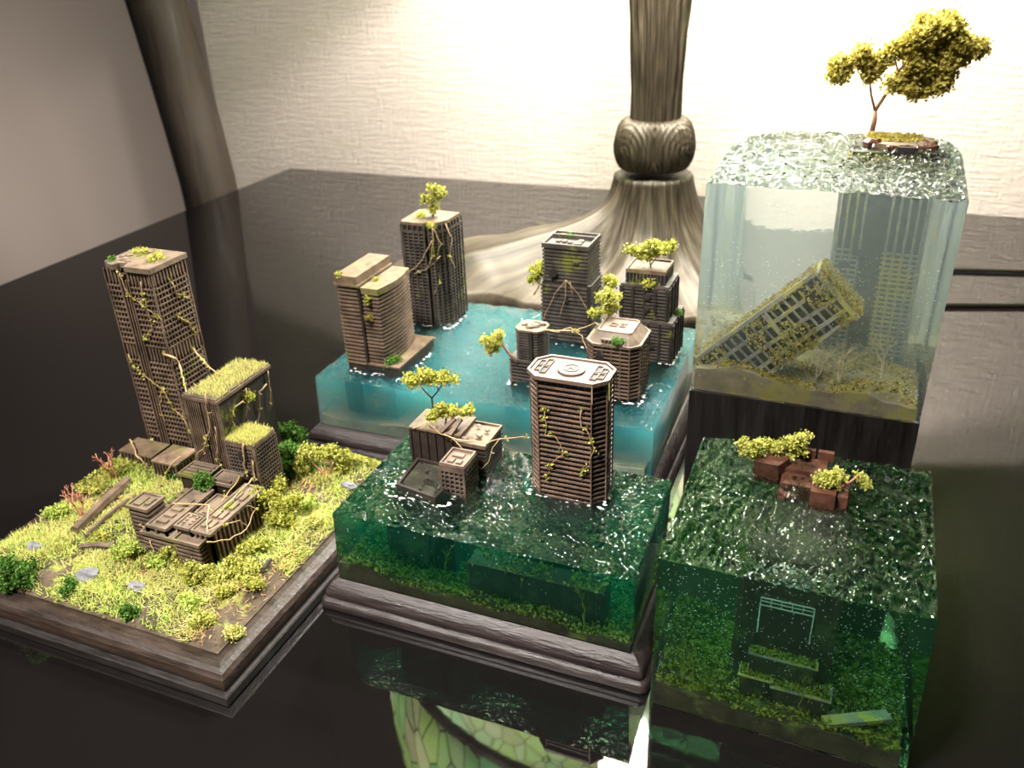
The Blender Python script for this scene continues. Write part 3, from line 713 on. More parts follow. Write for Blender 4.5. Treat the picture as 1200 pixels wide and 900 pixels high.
# C2 notched tower
t = thing('notched_tower', 'tall dark notched tower with a yellow tree on its roof, at rear left', 'tower', (-.935, 1.735, .08), 'model towers'); cx, cy = -.935, 1.735
P2 = [(-.055, -.045), (-.045, -.055), (.010, -.055), (.010, -.045), (.020, -.045), (.020, -.052), (.030, -.052), (.052, -.020), (.055, .05), (-.04, .055), (-.055, .045)]
Pc = [(-.052, -.044), (-.044, -.052), (.006, -.052), (.022, -.042), (.030, -.048), (.049, -.019), (.052, .047), (-.038, .052), (-.052, .044)]
MB().prism(Pc, 0, H(.420)).build('core', 'core', t)
floors(t, P2, H(.180), H(.400), 27, .0028, 'slab_dark')
mb = MB(); fins(mb, P2, H(.175), H(.418), .014, .0028, .002, .0016); mb.build('pilasters', 'slab_dark', t)
MB().prism(inset(P2, -.0008), H(.400), H(.406)).build('band', 'slab_dark', t); MB().prism([(x * 1.02, y * 1.02) for x, y in Pc], H(.4185), H(.4255)).build('roof', 'roof_dark', t)
MB().blob((.0, .0, H(.427)), .02, 7, (1, 1, .15)).build('roof_debris', 'roof', t)
foam_glints(-.93, 1.735, .115, .115, zC + .002, 'white foam and painted glints at the foot of the notched tower', 70)
tree('roof_tree', 'upright yellow-green tree on the roof of the notched tower', (-.925, 1.73, .4255), [[(0, 0, 0, .002), (.002, 0, .03, .0015), (-.006, 0, .05, .001)]],
     [(.0, 0, .022, .012), (.004, 0, .042, .016), (-.014, 0, .045, .012), (.016, 0, .056, .014), (.004, 0, .066, .013), (.02, 0, .062, .010)], 2400, .0028, 'lime', sq_=.8)
tuft('pale moss patch left of the tree on notched tower roof', (-.96, 1.725, .426), .020, 420, 'lime', .0024, .4)
tuft('small moss knot on front edge of notched tower roof', (-.905, 1.685, .420), .010, 220, 'olive', .0022, .8)
for i, pts in enumerate(([(506, 262), (508, 280), (506, 300), (500, 318)], [(508, 268), (516, 285), (512, 305), (515, 330), (508, 345)], [(522, 262), (530, 280), (528, 300), (534, 315)], [(506, 282), (495, 305), (482, 316), (470, 326), (467, 348)], [(516, 300), (500, 316), (485, 322)])):
    vine(('root trailing down the front middle of the notched tower', 'long knotted root down the notches of the notched tower', 'rightmost root on the notched tower', 'long root reaching down-left from notched tower toward banded tower', 'short root crossing the lower front of the notched tower')[i], [aty(u, v, 1.676 if u < 512 else 1.69) for u, v in pts], .0012, .004, 1, 'olive', 1, 10 + i, 'roots on the notched tower')

# C3 two-stage tower with holes
t = thing('holed_tower', 'dark banded two-stage tower with jagged holes, behind the turquoise block centre', 'tower', (-.59, 1.735, .08), 'model towers'); cx, cy = -.59, 1.735
U = rect(-.052, .052, -.046, .046); Lw = rect(-.060, .060, -.052, .052)
Lt = rect(-.056, .056, -.050, .050)
MB().prism(inset(Lw, .003), 0, H(.315), inset(Lt, .003)).build('lower_core', 'core_black', t); MB().prism(inset(U, .003), H(.315), H(.395)).build('upper_core', 'core_black', t)
for (p_, a, b, n_) in ((Lt, .178, .314, 15), (U, .318, .392, 9)):
    floors(t, p_, H(a), H(b), n_, .0048, 'slab_dark')
MB().prism([(.052, -.053), (.060, -.053), (.060, -.044), (.052, -.044)], 0, H(.316)).build('corner_shaft', 'core_black', t)
MB().prism(inset(U, -.001), H(.393), H(.398)).build('roof', 'slab_dark', t); U1 = inset(U, -.001); MB().ring(U1, inset(U1, .004), H(.398), H(.4035)).build('parapet', 'slab_dark', t)
for (a, b, c, d) in ((-.03, -.02, -.02, -.01), (-.016, -.006, -.02, -.008), (-.002, .008, -.024, -.014), (.014, .03, -.03, -.018), (-.035, -.02, .02, .032), (.02, .034, .018, .028), (.018, .03, -.012, .0)): MB().box(a, b, c, d, H(.3981), H(.4025)).build('roof_unit', 'roof', t)
MB().box(-.048, .048, .010, .015, H(.3981), H(.407)).build('roof_wall', 'slab_dark', t)
tuft('green moss on the roof of the holed tower', (-.60, 1.755, .399), .012, 240, 'green', .0022, .5)
for (u, v, r_) in ((674, 309, .0066), (647, 321, .010), (663, 352, .0066)):
    p = aty(u, v, 1.735 - .053); n_ = 9; rr_ = random.Random(u)
    q = [(p.x - .59 * -1 + r_ * rr_.uniform(.7, 1.2) * math.cos(2 * PI * k / n_) * (1), p.z - z0 + r_ * 1.1 * rr_.uniform(.7, 1.2) * math.sin(2 * PI * k / n_)) for k in range(n_)]
    yy = -.0485 if v < 315 else -.0525
    MB().add([(x, yy, z) for x, z in q] + [(x, yy + .006, z) for x, z in q], [tuple(range(n_)), tuple(range(2 * n_ - 1, n_ - 1, -1))] + [(k, n_ + k, n_ + (k + 1) % n_, (k + 1) % n_) for k in range(n_)]).build('breach', 'core_black', t)
foam_glints(-.58, 1.73, .125, .11, zC + .002, 'white foam and painted glints at the foot of the holed tower', 60)
tree('side_bush', 'yellow-green bush clinging to left side of the holed tower', (-.655, 1.72, .30), [[(-.02, 0, -.03, .002), (-.008, 0, -.01, .0015), (-.004, 0, .01, .001)]], [(-.012, 0, .028, .020), (-.020, 0, .010, .017), (-.002, 0, .04, .012)], 1800, .003, 'olive', cat='bush')
tree('side_bush', 'small olive bush on right side of the holed tower', (-.520, 1.76, .29), [[(-.01, 0, -.02, .002), (0, 0, .01, .001)]], [(.006, 0, .012, .016), (.012, 0, .0, .010)], 900, .003, 'olive', cat='bush')
for i, pts in enumerate(([(663, 328), (650, 345), (640, 365), (632, 385)], [(663, 328), (678, 345), (690, 365)], [(663, 328), (662, 350), (655, 372)], [(668, 330), (672, 350)])):
    vine(('leftmost reddish root on lower front of the holed tower', 'rightmost reddish root on lower front of the holed tower', 'middle reddish root on lower front of the holed tower', 'short reddish root right of middle on the holed tower')[i], [aty(u, v, 1.678) for u, v in pts], .0009, .002, 0, 'olive', 1, 20 + i, 'roots on the holed tower')

# C5 stepped tower with tree (right)
t = thing('stepped_tower', 'black stepped tower carrying a wide yellow-green tree, rightmost on turquoise block', 'tower', (-.405, 1.70, .08), 'model towers'); cx, cy = -.405, 1.70
S1 = rect(-.060, .062, -.048, .050); S2 = rect(-.047, .049, -.042, .042); S3 = rect(-.040, .040, -.036, .036)
MB().prism(S1, 0, H(.262)).build('lower_core', 'core_black', t); MB().prism(S2, H(.262), H(.338)).build('middle_core', 'core_black', t); MB().prism(S3, H(.338), H(.366)).build('penthouse', 'core_black', t)
MB().prism(inset(S1, -.003), H(.262), H(.2675)).build('lower_ledge', 'slab_dark', t); MB().prism(inset(S2, -.003), H(.338), H(.344)).build('upper_ledge', 'slab_dark', t)
mb = MB(); fins(mb, S3, H(.344), H(.366), .007, .003, .001, .0022); stuff(mb.build('penthouse_ribs', 'slab_dark', t))
for (S, a, b, p_) in ((S1, .17, .262, .024), (S2, .268, .338, .024)):
    mb = MB(); fins(mb, S, H(a), H(b), p_, .005, .001, .006); mb.build('pilasters', 'core_black', t)
    mb = MB(); dz = .0075; z = a + .004
    while z < b - .004: mb.prism(inset(S, -.004), H(z), H(z + .0034)); z += dz
    stuff(mb.build('louvre_bands', 'slab_dark', t))
S3r = inset(S3, -.002); MB().prism(S3r, H(.366), H(.370)).build('roof', 'roof_dark', t); MB().ring(S3r, inset(S3r, .003), H(.370), H(.374)).build('parapet', 'roof_dark', t)
for (u, v) in ((759, 348), (758, 362), (762, 405)):
    p = aty(u, v, 1.652); MB().blob((p.x - cx, -.0475 if v < 370 else -.054, p.z - z0), .0075, 7, (1, .25, 1.2)).build('breach', 'core_black', t)
foam_glints(-.40, 1.70, .13, .105, zC + .002, 'white foam and painted glints at the foot of the stepped tower', 90)
tree('roof_tree', 'broad yellow-green tree on the roof of the black stepped tower', (-.402, 1.695, .370), [[(0, 0, 0, .002), (-.004, 0, .02, .0015), (-.02, 0, .035, .001)], [(0, 0, .005, .0015), (.02, 0, .035, .001)]],
     [(-.034, 0, .036, .016), (-.014, 0, .030, .022), (.008, 0, .034, .024), (.03, 0, .040, .019), (.0, 0, .048, .018), (.042, 0, .048, .010), (-.045, 0, .040, .009)], 3600, .003, 'lime', sq_=.7)
tuft('olive moss on upper ledge of the stepped tower front', (-.392, 1.660, .344), .020, 420, 'olive', .0024, .5)
tuft('dark moss at right end of the stepped tower lower ledge', (-.342, 1.70, .268), .010, 200, 'green', .0024, .8)

# C6 chamfered tower, faceted roof
t = thing('faceted_roof_tower', 'brown grid tower with faceted sloping roof, front right on turquoise block', 'tower', (-.418, 1.515, .08), 'model towers'); cx, cy = -.418, 1.515
Q = cham(-.054, .054, -.054, .054, .017)
MB().prism(inset(Q, .004), 0, H(.288)).build('core', 'core', t)
floors(t, Q, H(.178), H(.285), 13, .0024, 'slab'); mb = MB(); fins(mb, inset(Q, .001), H(.172), H(.286), .0165, .0018, .002, .0012); stuff(mb.build('mullions', 'slab', t))
MB().prism(inset(Q, -.0015), H(.286), H(.291)).build('eaves', 'roof', t)
Qt = inset(Q, .019); MB().prism(inset(Q, .003), H(.291), H(.309), Qt).build('sloping_roof', 'roof', t); MB().ring(Qt, inset(Qt, .003), H(.309), H(.3115)).build('roof_rim', 'roof', t)
for (a, b, c, d) in ((-.018, -.004, -.006, .008), (.002, .014, -.006, .002), (.002, .014, .006, .012)): MB().ring(rect(a, b, c, d), inset(rect(a, b, c, d), .002), H(.3092), H(.3115)).build('roof_unit', 'roof', t)
MB().box(-.022, .022, -.050, -.036, H(.2915), H(.300)).build('dormer_wall', 'roof', t); MB().box(-.019, .019, -.0512, -.038, H(.293), H(.299)).build('dormer_void', 'core_black', t)
for k in range(5): MB().box(-.015 + k * .0075, -.0125 + k * .0075, -.0525, -.049, H(.291), H(.2985)).build('dormer_post', 'roof', t)
for (u, v) in ((702, 418), (714, 440)):
    p = aty(u, v, 1.46); MB().blob((p.x - cx, -.053, p.z - z0), .010, 7, (1, .3, 1.5)).build('breach', 'core_black', t)
tuft('green moss in the roof dormer of the faceted-roof tower', (-.405, 1.463, .298), .012, 260, 'green', .0022, .6)
foam_glints(-.415, 1.515, .118, .118, zC + .002, 'white foam and painted glints at the foot of the faceted-roof tower', 120)
tree('roof_tree', 'yellow-green tree behind the faceted roof, between the two right towers', (-.455, 1.565, .29), [[(0, 0, 0, .002), (.002, 0, .03, .0015), (-.01, 0, .04, .001)]],
     [(-.024, 0, .024, .012), (.004, 0, .034, .019), (-.004, 0, .052, .018), (.016, 0, .052, .016), (.004, 0, .066, .014), (-.016, 0, .058, .0066)], 2600, .0028, 'lime', sq_=.8)

# C4 small curved block on podium
t = thing('small_banded_block', 'small banded block with rubble roof and leaning tree, left of faceted-roof tower', 'ruin', (-.598, 1.495, .08), 'ruined blocks'); cx, cy = -.598, 1.495
W1 = cham(-.040, .030, -.028, .030, .006); W2 = cham(-.026, .034, -.024, .028, .010)
MB().prism(inset(W1, .003), 0, H(.225)).build('podium_core', 'core_black', t); floors(t, W1, H(.176), H(.222), 6, .003, 'slab_dark'); MB().prism(W1, H(.222), H(.227)).build('podium_roof', 'slab_dark', t)
MB().prism(inset(W2, .003), H(.225), H(.292)).build('core', 'core_black', t); floors(t, W2, H(.23), H(.288), 10, .0032, 'slab_dark')
MB().box(.006, .014, -.0275, .0, H(.228), H(.292)).build('dark_cleft', 'core_black', t)
MB().prism(inset(W2, -.001), H(.289), H(.294)).build('roof', 'roof_dark', t)
for k in range(9): MB().blob((R.uniform(-.018, .024), R.uniform(-.014, .018), H(.296)), R.uniform(.005, .009), 6, (1.2, 1, .45)).build('roof_rubble', 'roof', t)
foam_glints(-.60, 1.49, .075, .06, zC + .002, 'white foam and painted glints at the foot of the small banded block', 40)
tree('leaning_tree', 'yellow-green tree leaning out over turquoise water from the small banded block', (-.640, 1.47, .235), [[(.02, -.01, -.015, .004), (.004, 0, .0, .003), (-.008, 0, .02, .002), (-.02, 0, .03, .001)]],
     [(-.016, 0, .046, .010), (-.028, 0, .030, .013), (-.042, 0, .034, .012), (-.030, 0, .014, .012), (-.018, 0, .030, .012)], 1900, .0028, 'lime', sq_=.8)
vine('reddish double vine from small banded block roof to the faceted roof', [(-.565, 1.48, .297), (-.54, 1.49, .293), (-.515, 1.50, .293), (-.49, 1.50, .302), (-.465, 1.51, .312), (-.45, 1.50, .31)], .0014, .002, 0, 'olive', 2, 30)
vine('slack vine below, from small banded block toward holed tower', [(-.56, 1.48, .296), (-.54, 1.50, .285), (-.52, 1.52, .29), (-.49, 1.50, .285), (-.47, 1.475, .265)], .001, .003, 3, 'olive', 1, 31)
vine('green creeper arching over water between two front blocks', [(-.556, 1.50, .18), (-.54, 1.51, .215), (-.515, 1.51, .22), (-.49, 1.50, .18)], .0011, .002, 6, 'olive', 1, 32)

# ================================================================== CLEAR CUBE (right rear) on black stand
zT0, zT = .2405, .6261
tag(MB().box(-.256, .1345, 1.422, 1.85, 0, .2398).build('display_stand', 'blackwood', off=(-.06, 1.63, 0)), 'black wooden box stand under the pale resin cube', 'stand')
BT = block('pale_resin_cube', 'tall pale blue-green clear resin cube on a black stand', [(-.2515, 1.428), (.1374, 1.4135), (.1431, 1.850), (-.262, 1.875)],
      [(-.2540, 1.427), (.1331, 1.4212), (.1345, 1.845), (-.2560, 1.845)], zT0, zT, 'resin_clear', .0078, 38, 180, feet=((.03, 1.75, .05), (.07, 1.72, .04)), st=(1, 1.2), round_back=.35)
def hT(x, y): return zT0 + .030 + .02 * (y - 1.43) + nz(x, y, 11, .016, 5) + nz(x, y, 35, .005) + .02 * math.exp(-((x + .2) / .07) ** 2)
inside(tag(bed(-.2495, .1275, 1.430, 1.82, zT0 + .0006, hT, 'paleSilt'), 'pale mossy silt bed at the bottom of the pale resin cube', 'ground'), BT)
inside(tag(scatter(-.248, .126, 1.432, 1.81, hT, 9000, .0034, .008, lambda x, y: .45 + .6 * noise.noise(Vector((x * 15, y * 15, 0)))).build('submerged_moss', 'pmoss', off=(0, 1.6, zT0)), 'golden moss on the bed inside the pale resin cube', 'moss', kind='stuff'), BT)
# submerged tall tower
t = thing('submerged_tower', 'tall ghostly tower standing submerged inside the pale resin cube', 'tower', (.030, 1.745, zT0 + .02), 'model towers'); z0 = zT0 + .02; cx, cy = .030, 1.745
V_ = rect(-.072, .070, -.055, .055)
MB().prism(inset(V_, .003), 0, H(.628)).build('core', 'sunk', t)
floors(t, rect(.008, .070, -.0575, .055), H(.285), H(.485), 22, .003, 'sunkpale'); floors(t, rect(-.072, -.03, -.0575, .055), H(.285), H(.485), 22, .003, 'sunkpale')
mb = MB(); fins(mb, V_, H(.27), H(.625), .0145, .004, .001, .004, lambda i, f: i == 0 and .5 < f < .56); mb.build('pilasters', 'sunkpale', t)
MB().box(-.028, .004, -.0605, -.05, 0, H(.60)).build('recessed_strip', 'sunk', t)
for (u, v) in ((1010, 275), (995, 290), (1018, 282)):
    p = aty(u, v, 1.688); MB().blob((p.x - cx, -.0605, p.z - z0), .008, 7, (1.3, .3, 1)).build('breach', 'core_black', t)
# roof island
t = thing('roof_island', 'broken brown rooftop breaking the surface of the pale resin cube', 'ruin', (.033, 1.745, .60), 'roof islands'); z0 = .60; cx, cy = .033, 1.745
I_ = [(-.062, .04), (-.045, -.03), (.01, -.05), (.062, -.035), (.066, .015), (.02, .065), (-.04, .07)]
MB().prism(I_, 0, H(.640), [(x * .97, y * .97) for x, y in I_]).build('broken_slab', 'roof_dark', t)
for (x, y, s_) in ((.05, -.03, .014), (.03, -.04, .0066), (-.04, -.02, .013), (.058, .0, .0066), (-.05, .03, .0066), (-.01, -.045, .0066)): MB().blob((x, y, H(.636)), s_, 6, (1.2, 1, .9), .3).build('rubble', 'rust', t)
MB().box(.002, .03, -.056, -.04, H(.626), H(.640)).build('dark_opening', 'core_black', t)
tag(scatter(-.02, .075, 1.73, 1.80, lambda x, y: .641, 900, .0025, .002).build('moss_patch', 'pmoss', off=(.03, 1.76, .64)), 'golden moss patch on the rooftop of the pale cube', 'moss', kind='stuff')
tr = [(0, 0, 0, .0052), (.002, 0, .03, .0042), (.0, 0, .045, .0038)]
tree('round_crowned_tree', 'largest tree, reddish forked trunk and golden round crown, above pale resin cube', (-.0134, 1.8327, .630),
     [tr, [(.0, 0, .045, .0036), (.018, 0, .08, .0032), (.035, 0, .12, .0024), (.075, 0, .155, .0018)], [(.0, 0, .045, .0026), (-.012, 0, .075, .0020), (-.017, 0, .095, .0018), (-.04, 0, .125, .0012)],
      [(-.017, 0, .095, .0016), (-.004, 0, .112, .001), (.0, 0, .14, .001)], [(.03, 0, .11, .002), (.09, 0, .13, .0012)], [(.06, 0, .15, .002), (.11, 0, .18, .001)], [(.03, 0, .12, .0016), (.01, 0, .17, .001)]],
     [(-0.0702, 0, 0.132, 0.0224), (-0.0486, 0, 0.144, 0.0246), (-0.0216, 0, 0.1304, 0.0202), (0.0, 0, 0.14, 0.0179), (-0.067, 0, 0.116, 0.0157), (0.0216, 0, 0.152, 0.0224), (0.0499, 0, 0.18, 0.0358), (0.0862, 0, 0.188, 0.0381), (0.1225, 0, 0.168, 0.0381), (0.1497, 0, 0.144, 0.0314), (0.1315, 0, 0.12, 0.0336), (0.0907, 0, 0.132, 0.0381), (0.059, 0, 0.12, 0.0314), (0.0432, 0, 0.096, 0.0202), (0.0726, 0, 0.092, 0.0269), (0.1043, 0, 0.088, 0.0269), (0.068, 0, 0.076, 0.0134), (0.1724, 0, 0.152, 0.0157), (-0.02, 0, 0.112, 0.014), (-0.08, 0, 0.118, 0.016), (0.03, 0, 0.1, 0.016)], 26000, .0046, 'gold', sq_=.85, spread=5)
# leaning fallen building
t = thing('toppled_building', 'mossy toppled building leaning diagonally inside the pale resin cube', 'building', (-.205, 1.53, .258), rot=(0, -math.radians(45), 0))
# local x is the long axis (up to the right after rotation), z the narrow axis
MB().box(-.02, .25, -.045, .055, -.048, .048).build('core', 'sunk', t)
mb = MB()
for z in (-.048, -.030, -.004, .024, .052): mb.box(-.022, .25, -.0535, -.044, z, z + .006)
mb.build('long_beams', 'sunkpale', t)
for k in range(2, 20):
    x = -.045 + k * .015
    if k == 12: MB().box(x, x + .009, -.0545, -.044, -.048, .048).build('cross_beam', 'sunkpale', t)
    else: MB().box(x, x + .004, -.0490, -.044, -.047, .047).build('cross_beam', 'sunkpale', t)
MB().box(.2505, .259, -.05, .06, -.052, .052).build('roof_slab', 'sunkpale', t)
mb = scatter(-.015, .255, -.05, .055, lambda x, y: .048, 1800, .0034, .005)
for _ in range(2300):
    x = R.uniform(-.02, .26); z = R.uniform(-.05, .05)
    if noise.noise(Vector((x * 22, z * 22, 0))) > .02: mb.flake((x, -.055 - R.uniform(0, .003), z), .003)
for _ in range(1400): mb.flake((.2605 + R.uniform(0, .006), R.uniform(-.05, .06), R.uniform(-.05, .05)), .0034)
stuff(mb.build('moss', 'pmoss', t))
MB().blob((.225, -.054, .026), .013, 8, (1, .3, 1)).build('breach', 'core_black', t)
for i, (u, v) in enumerate(((985, 432), (1035, 420), (960, 425))):
    p = at(u, v, zT0 + .05)
    o = tag(branches(60 + i, (0, 0, 0), .09, .0016, lv=3, spread=.9).build('sunken_twig', 'pale_twig'), ('pale bare twig in front of the submerged tower inside pale cube', 'pale twig at right of bed inside the pale cube', 'pale twig beside the toppled building inside pale cube')[i], 'twig', 'twigs inside the pale cube')
    o.location = (p.x * K, min(p.y, 1.62) * K, (zT0 + .035) * K)
inside(bubbles(-.245, .13, 1.425, 1.60, zT0 + .03, zT0 + .26, 1300, .0009, 'fine air bubbles rising inside the pale resin cube', bias=1.4), BT)

# ================================================================== DARK GREEN CUBE (front right)
zD0, zD = .0012, .2697
BD = block('moss_green_resin_cube', 'dark moss-green resin cube in front right with a rusty rooftop on top', [(-.1875, .896), (.1465, .893), (.1446, 1.2254), (-.1916, 1.221)],
      [(-.1900, .8975), (.1520, .8905), (.147, 1.224), (-.1925, 1.2205)], zD0, zD, 'resin_moss', .0095, 27, 180, feet=((-.06, 1.13, .05), (.0, 1.12, .03)), st=(1.3, .9))
def hD(x, y): return zD0 + .035 + .055 * (y - .89) + nz(x, y, 12, .016, 2) + nz(x, y, 38, .005)
inside(tag(bed(-.1865, .1425, .900, 1.216, zD0 + .0006, hD, 'silt'), 'mossy bed at the bottom of the moss-green cube', 'ground'), BD)
inside(tag(scatter(-.185, .141, .902, 1.214, hD, 12000, .0034, .009, lambda x, y: .55 + .6 * noise.noise(Vector((x * 14, y * 14, 3)))).build('submerged_moss', 'moss', off=(0, 1.05, 0)), 'yellow-green moss on the bed inside the moss-green cube', 'moss', kind='stuff'), BD)
def refr(u, v, yf, yi, n=1.45):    # a point inside a resin block whose front face is the plane y = yf
    p = aty(u, v, yf); d = (p - Vector((0, 0, 1))).normalized(); c = d.y
    k = math.sqrt(1 - (1 - c * c) / (n * n)); q = Vector((d.x / n, k, d.z / n)); return p + q * ((yi - yf) / q.y)
t = thing('sunken_building', 'dark sunken building with barred window inside the moss-green cube', 'building', (-.045, 1.05, .03)); z0 = .03; cx, cy = -.045, 1.05
a0, a1 = refr(868, 700, .895, .985).x - cx, refr(985, 700, .895, .985).x - cx; yb = .985 - cy
MB().box(a0, a1, yb, .08, 0, H(.228)).build('tower_wall', 'sunk', t)
mb = MB(); fins(mb, rect(a0, a1, yb, .08), H(.08), H(.226), .02, .005, .001, .004); mb.build('pilasters', 'sunk', t)
wf = MB(); p0 = refr(893, 697, .895, .98); p1 = refr(949, 752, .895, .98); wx0, wx1 = p0.x - cx, p1.x - cx; wz0, wz1 = H(p1.z), H(p0.z); yw = yb - .009
for k in range(6): x = wx0 + (wx1 - wx0) * k / 5; wf.box(x - .0005, x + .0005, yw, yw + .002, wz1 - .012, wz1)
wf.box(wx0, wx1, yw, yw + .002, wz1 - .0135, wz1 - .012); wf.box(wx0, wx1, yw, yw + .002, wz1 - .0065, wz1 - .0055); wf.box(wx0, wx1, yw, yw + .002, wz1 - .001, wz1 + .0008); wf.box(wx0 - .0008, wx0 + .0008, yw, yw + .002, wz0, wz1); wf.box(wx1 - .0008, wx1 + .0008, yw, yw + .002, wz0, wz1)
MB().box(wx0 - .003, wx1 + .003, yw + .002, yb, wz0 - .004, wz1 + .003).build('window_recess', 'core_black', t)
wf.build('window_bars', 'bar', t)
for i, (u0, u1, v_, dep) in enumerate(((868, 905, 790, .040), (905, 975, 805, .050), (880, 960, 765, .025), (855, 985, 845, .030))):
    q0 = refr(u0, v_, .895, .985 - dep); q1 = refr(u1, v_, .895, .985 - dep); h_ = H(q0.z)
    if h_ < .01: h_ = .012
    a, b = q0.x - cx, q1.x - cx; y0_, y1_ = yb - dep, yb - .001
    MB().box(a, b, y0_, y1_, 0, h_).build('terrace', 'sunk', t); MB().box(a - .003, b + .003, y0_ - .003, y1_, h_, h_ + .0025).build('terrace_ledge', 'sunkpale', t)
    stuff(scatter(a, b, y0_, y1_, lambda x, y: h_ + .0025, 500, .003, .004).build('ledge_moss', 'moss', t))
o = tag(MB().box(-.045, .045, -.010, .010, -.004, .004).build('fallen_slab', 'sunkpale'), 'mossy slab lying on the bed, right side inside the moss-green cube', 'slab'); o.location = Vector((.085, .945, .052)) * K; o.rotation_euler = (.25, -.2, .5)
for i, (x, y) in enumerate(((-.13, .94), (.075, .98), (.02, .93), (-.155, .97))):
    o = tag(branches(80 + i, (0, 0, 0), .075, .0012, lv=3, spread=.9).build('sunken_twig', 'moss'), ('thin twig at left inside the moss-green cube', 'pale curved twig right of barred window inside the moss-green cube', 'small twig on the bed before the sunken building', 'thin twig at far left edge inside the moss-green cube')[i], 'twig', 'twigs inside the moss-green cube')
    o.location = (x * K, y * K, (hD(x, y) - .002) * K)
inside(bubbles(-.185, .14, .90, 1.04, .06, zD - .01, 1500, .0008, 'fine air bubbles in upper half of the moss-green cube'), BD)
# rusty island
t = thing('rusty_rooftop', 'wet rust-brown broken rooftop on the moss-green cube', 'ruin', (-.045, 1.125, .255), 'roof islands'); z0 = .255; cx, cy = -.045, 1.125
def P_(u, v, z): p = at(u, v, z); return (p.x - cx, p.y - cy)
MB().prism([P_(882, 545, .29), P_(915, 550, .29), P_(925, 540, .29), P_(905, 528, .29)], 0, H(.300), [P_(884, 541, .30), P_(912, 546, .30), P_(926, 537, .30), P_(905, 524, .30)]).build('left_slab', 'rust', t)
MB().box(-.04, .045, .01, .05, 0, H(.288)).build('rear_block', 'rust', t)
MB().box(.028, .062, -.045, .015, 0, H(.292)).build('right_block', 'rust', t); MB().box(.064, .078, -.035, .0, 0, H(.284)).build('right_fin', 'rust', t)
MB().box(-.015, .027, -.02, .01, 0, H(.281)).build('middle_ledge', 'rust', t)
for k in range(3): MB().box(-.022 + k * .026, .0 + k * .026, .048, .056, H(.287), H(.302)).build('parapet_stone', 'rust', t)
for k in range(7): MB().blob((R.uniform(-.045, .07), R.uniform(-.05, -.02), H(.272)), R.uniform(.006, .0066), 6, (1.2, 1, .7), .35).build('rubble', 'rust', t)
IB = at(930, 540, .285)
tree('island_tree', 'spreading yellow-green tree on left of the rusty rooftop', (-.075, 1.150, .288), [[(.012, 0, -.004, .003), (.0, 0, .012, .002), (-.02, 0, .022, .001)], [(0, 0, .012, .002), (.03, 0, .03, .001)]],
     [(-.036, 0, .026, .016), (-.018, 0, .030, .016), (.002, 0, .022, .012), (-.030, 0, .010, .010), (.016, 0, .012, .012), (.024, 0, .034, .013), (.040, 0, .036, .012), (.036, 0, .020, .010), (.012, 0, .0, .010)], 4200, .0026, 'lime', sq_=.75)
tree('island_tree', 'small yellow-green tree with red stem, right on the rusty rooftop', (.010, 1.105, .285), [[(0.01, 0, -.004, .003), (.02, 0, .006, .002), (.012, 0, .024, .001)], [(.02, 0, .006, .002), (.036, 0, .022, .001)]],
     [(-.012, 0, .018, .012), (.000, 0, .022, .012), (-.006, 0, .004, .010), (.040, 0, .018, .0066), (.046, 0, .010, .009), (.004, 0, .002, .008)], 2200, .0024, 'lime', 'redtwig', sq_=.75)

# ================================================================== GRASS TRAY (left)
AX0, AX1, AY0, AY1 = -1.402, -.768, .675, 1.295
tcx, tcy = (AX0 + AX1) / 2, (AY0 + AY1) / 2
t = thing('wooden_tray', 'dark square moulded wooden base holding the grassy ruins', 'base', (tcx, tcy, 0), 'moulded wooden bases')
moulding(AX0, AX1, AY0, AY1, [(.002, 0), (0, .002), (0, .0165), (.002, .0185), (.010, .0190)], 0).build('plinth', 'dustwood', t, off=(tcx, tcy, 0))
moulding(AX0, AX1, AY0, AY1, [(.011, .0190), (.009, .022), (.0085, .029), (.011, .038), (.016, .0445), (.023, .0490), (.031, .0505), (.040, .0508)], 0).build('moulding', 'orange_wear', t, off=(tcx, tcy, 0))
GX0, GX1, GY0, GY1 = -1.360, -.810, .718, 1.255
def hA(x, y):
    e = min(x - GX0, GX1 - x, y - GY0, GY1 - y); k = min(1, max(0, e / .03))
    z = .0525 + k * (.016 + nz(x, y, 9, .010, 7) + nz(x, y, 26, .005, 2))
    z += k * .012 * math.exp(-((x + .85) / .05) ** 2 - ((y - 1.2) / .06) ** 2)
    return max(.0515, z)
tag(bed(GX0, GX1, GY0, GY1, .0510, hA, 'soil', 90, 'ground'), 'mossy brown earth on the square wooden tray', 'ground')
# building footprints (kept clear of grass)
FP = [(-1.32, -1.19, 1.125, 1.235), (-1.11, -1.03, 1.05, 1.21), (-1.025, -.96, 1.04, 1.115), (-1.105, -.935, .855, 1.05)]
def clear(x, y, m_=0): return not any(a - m_ < x < b + m_ and c - m_ < y < d + m_ for a, b, c, d in FP)
rg = random.Random(5)
def grass(n, hmin, hmax, lean, wd, zone, rr=rg):
    mb = MB()
    while n > 0:
        x = rr.uniform(GX0 + .003, GX1 - .003); y = rr.uniform(GY0 + .003, GY1 - .003)
        n -= 1
        if not clear(x, y) or rr.random() > zone(x, y): continue
        a = rr.uniform(0, 2 * PI); z = hA(x, y) - .001
        mb.blade((x, y, z + rr.uniform(0, .003)), rr.uniform(hmin, hmax), wd, lean * rr.uniform(.3, 1.4), a)
    return mb
zf = lambda o, s=13: (lambda x, y: max(0, min(1, .45 + 1.6 * noise.noise(Vector((x * s, y * s, o))))))
bare = lambda x, y: 0 if (x > -.86 and y < .90 and (x + .86) * 1.6 > (y - .80) * .3 + .0) or (x < -1.2 and .93 < y < .99 and noise.noise(Vector((x * 30, y * 30, 0))) > -.1) else 1
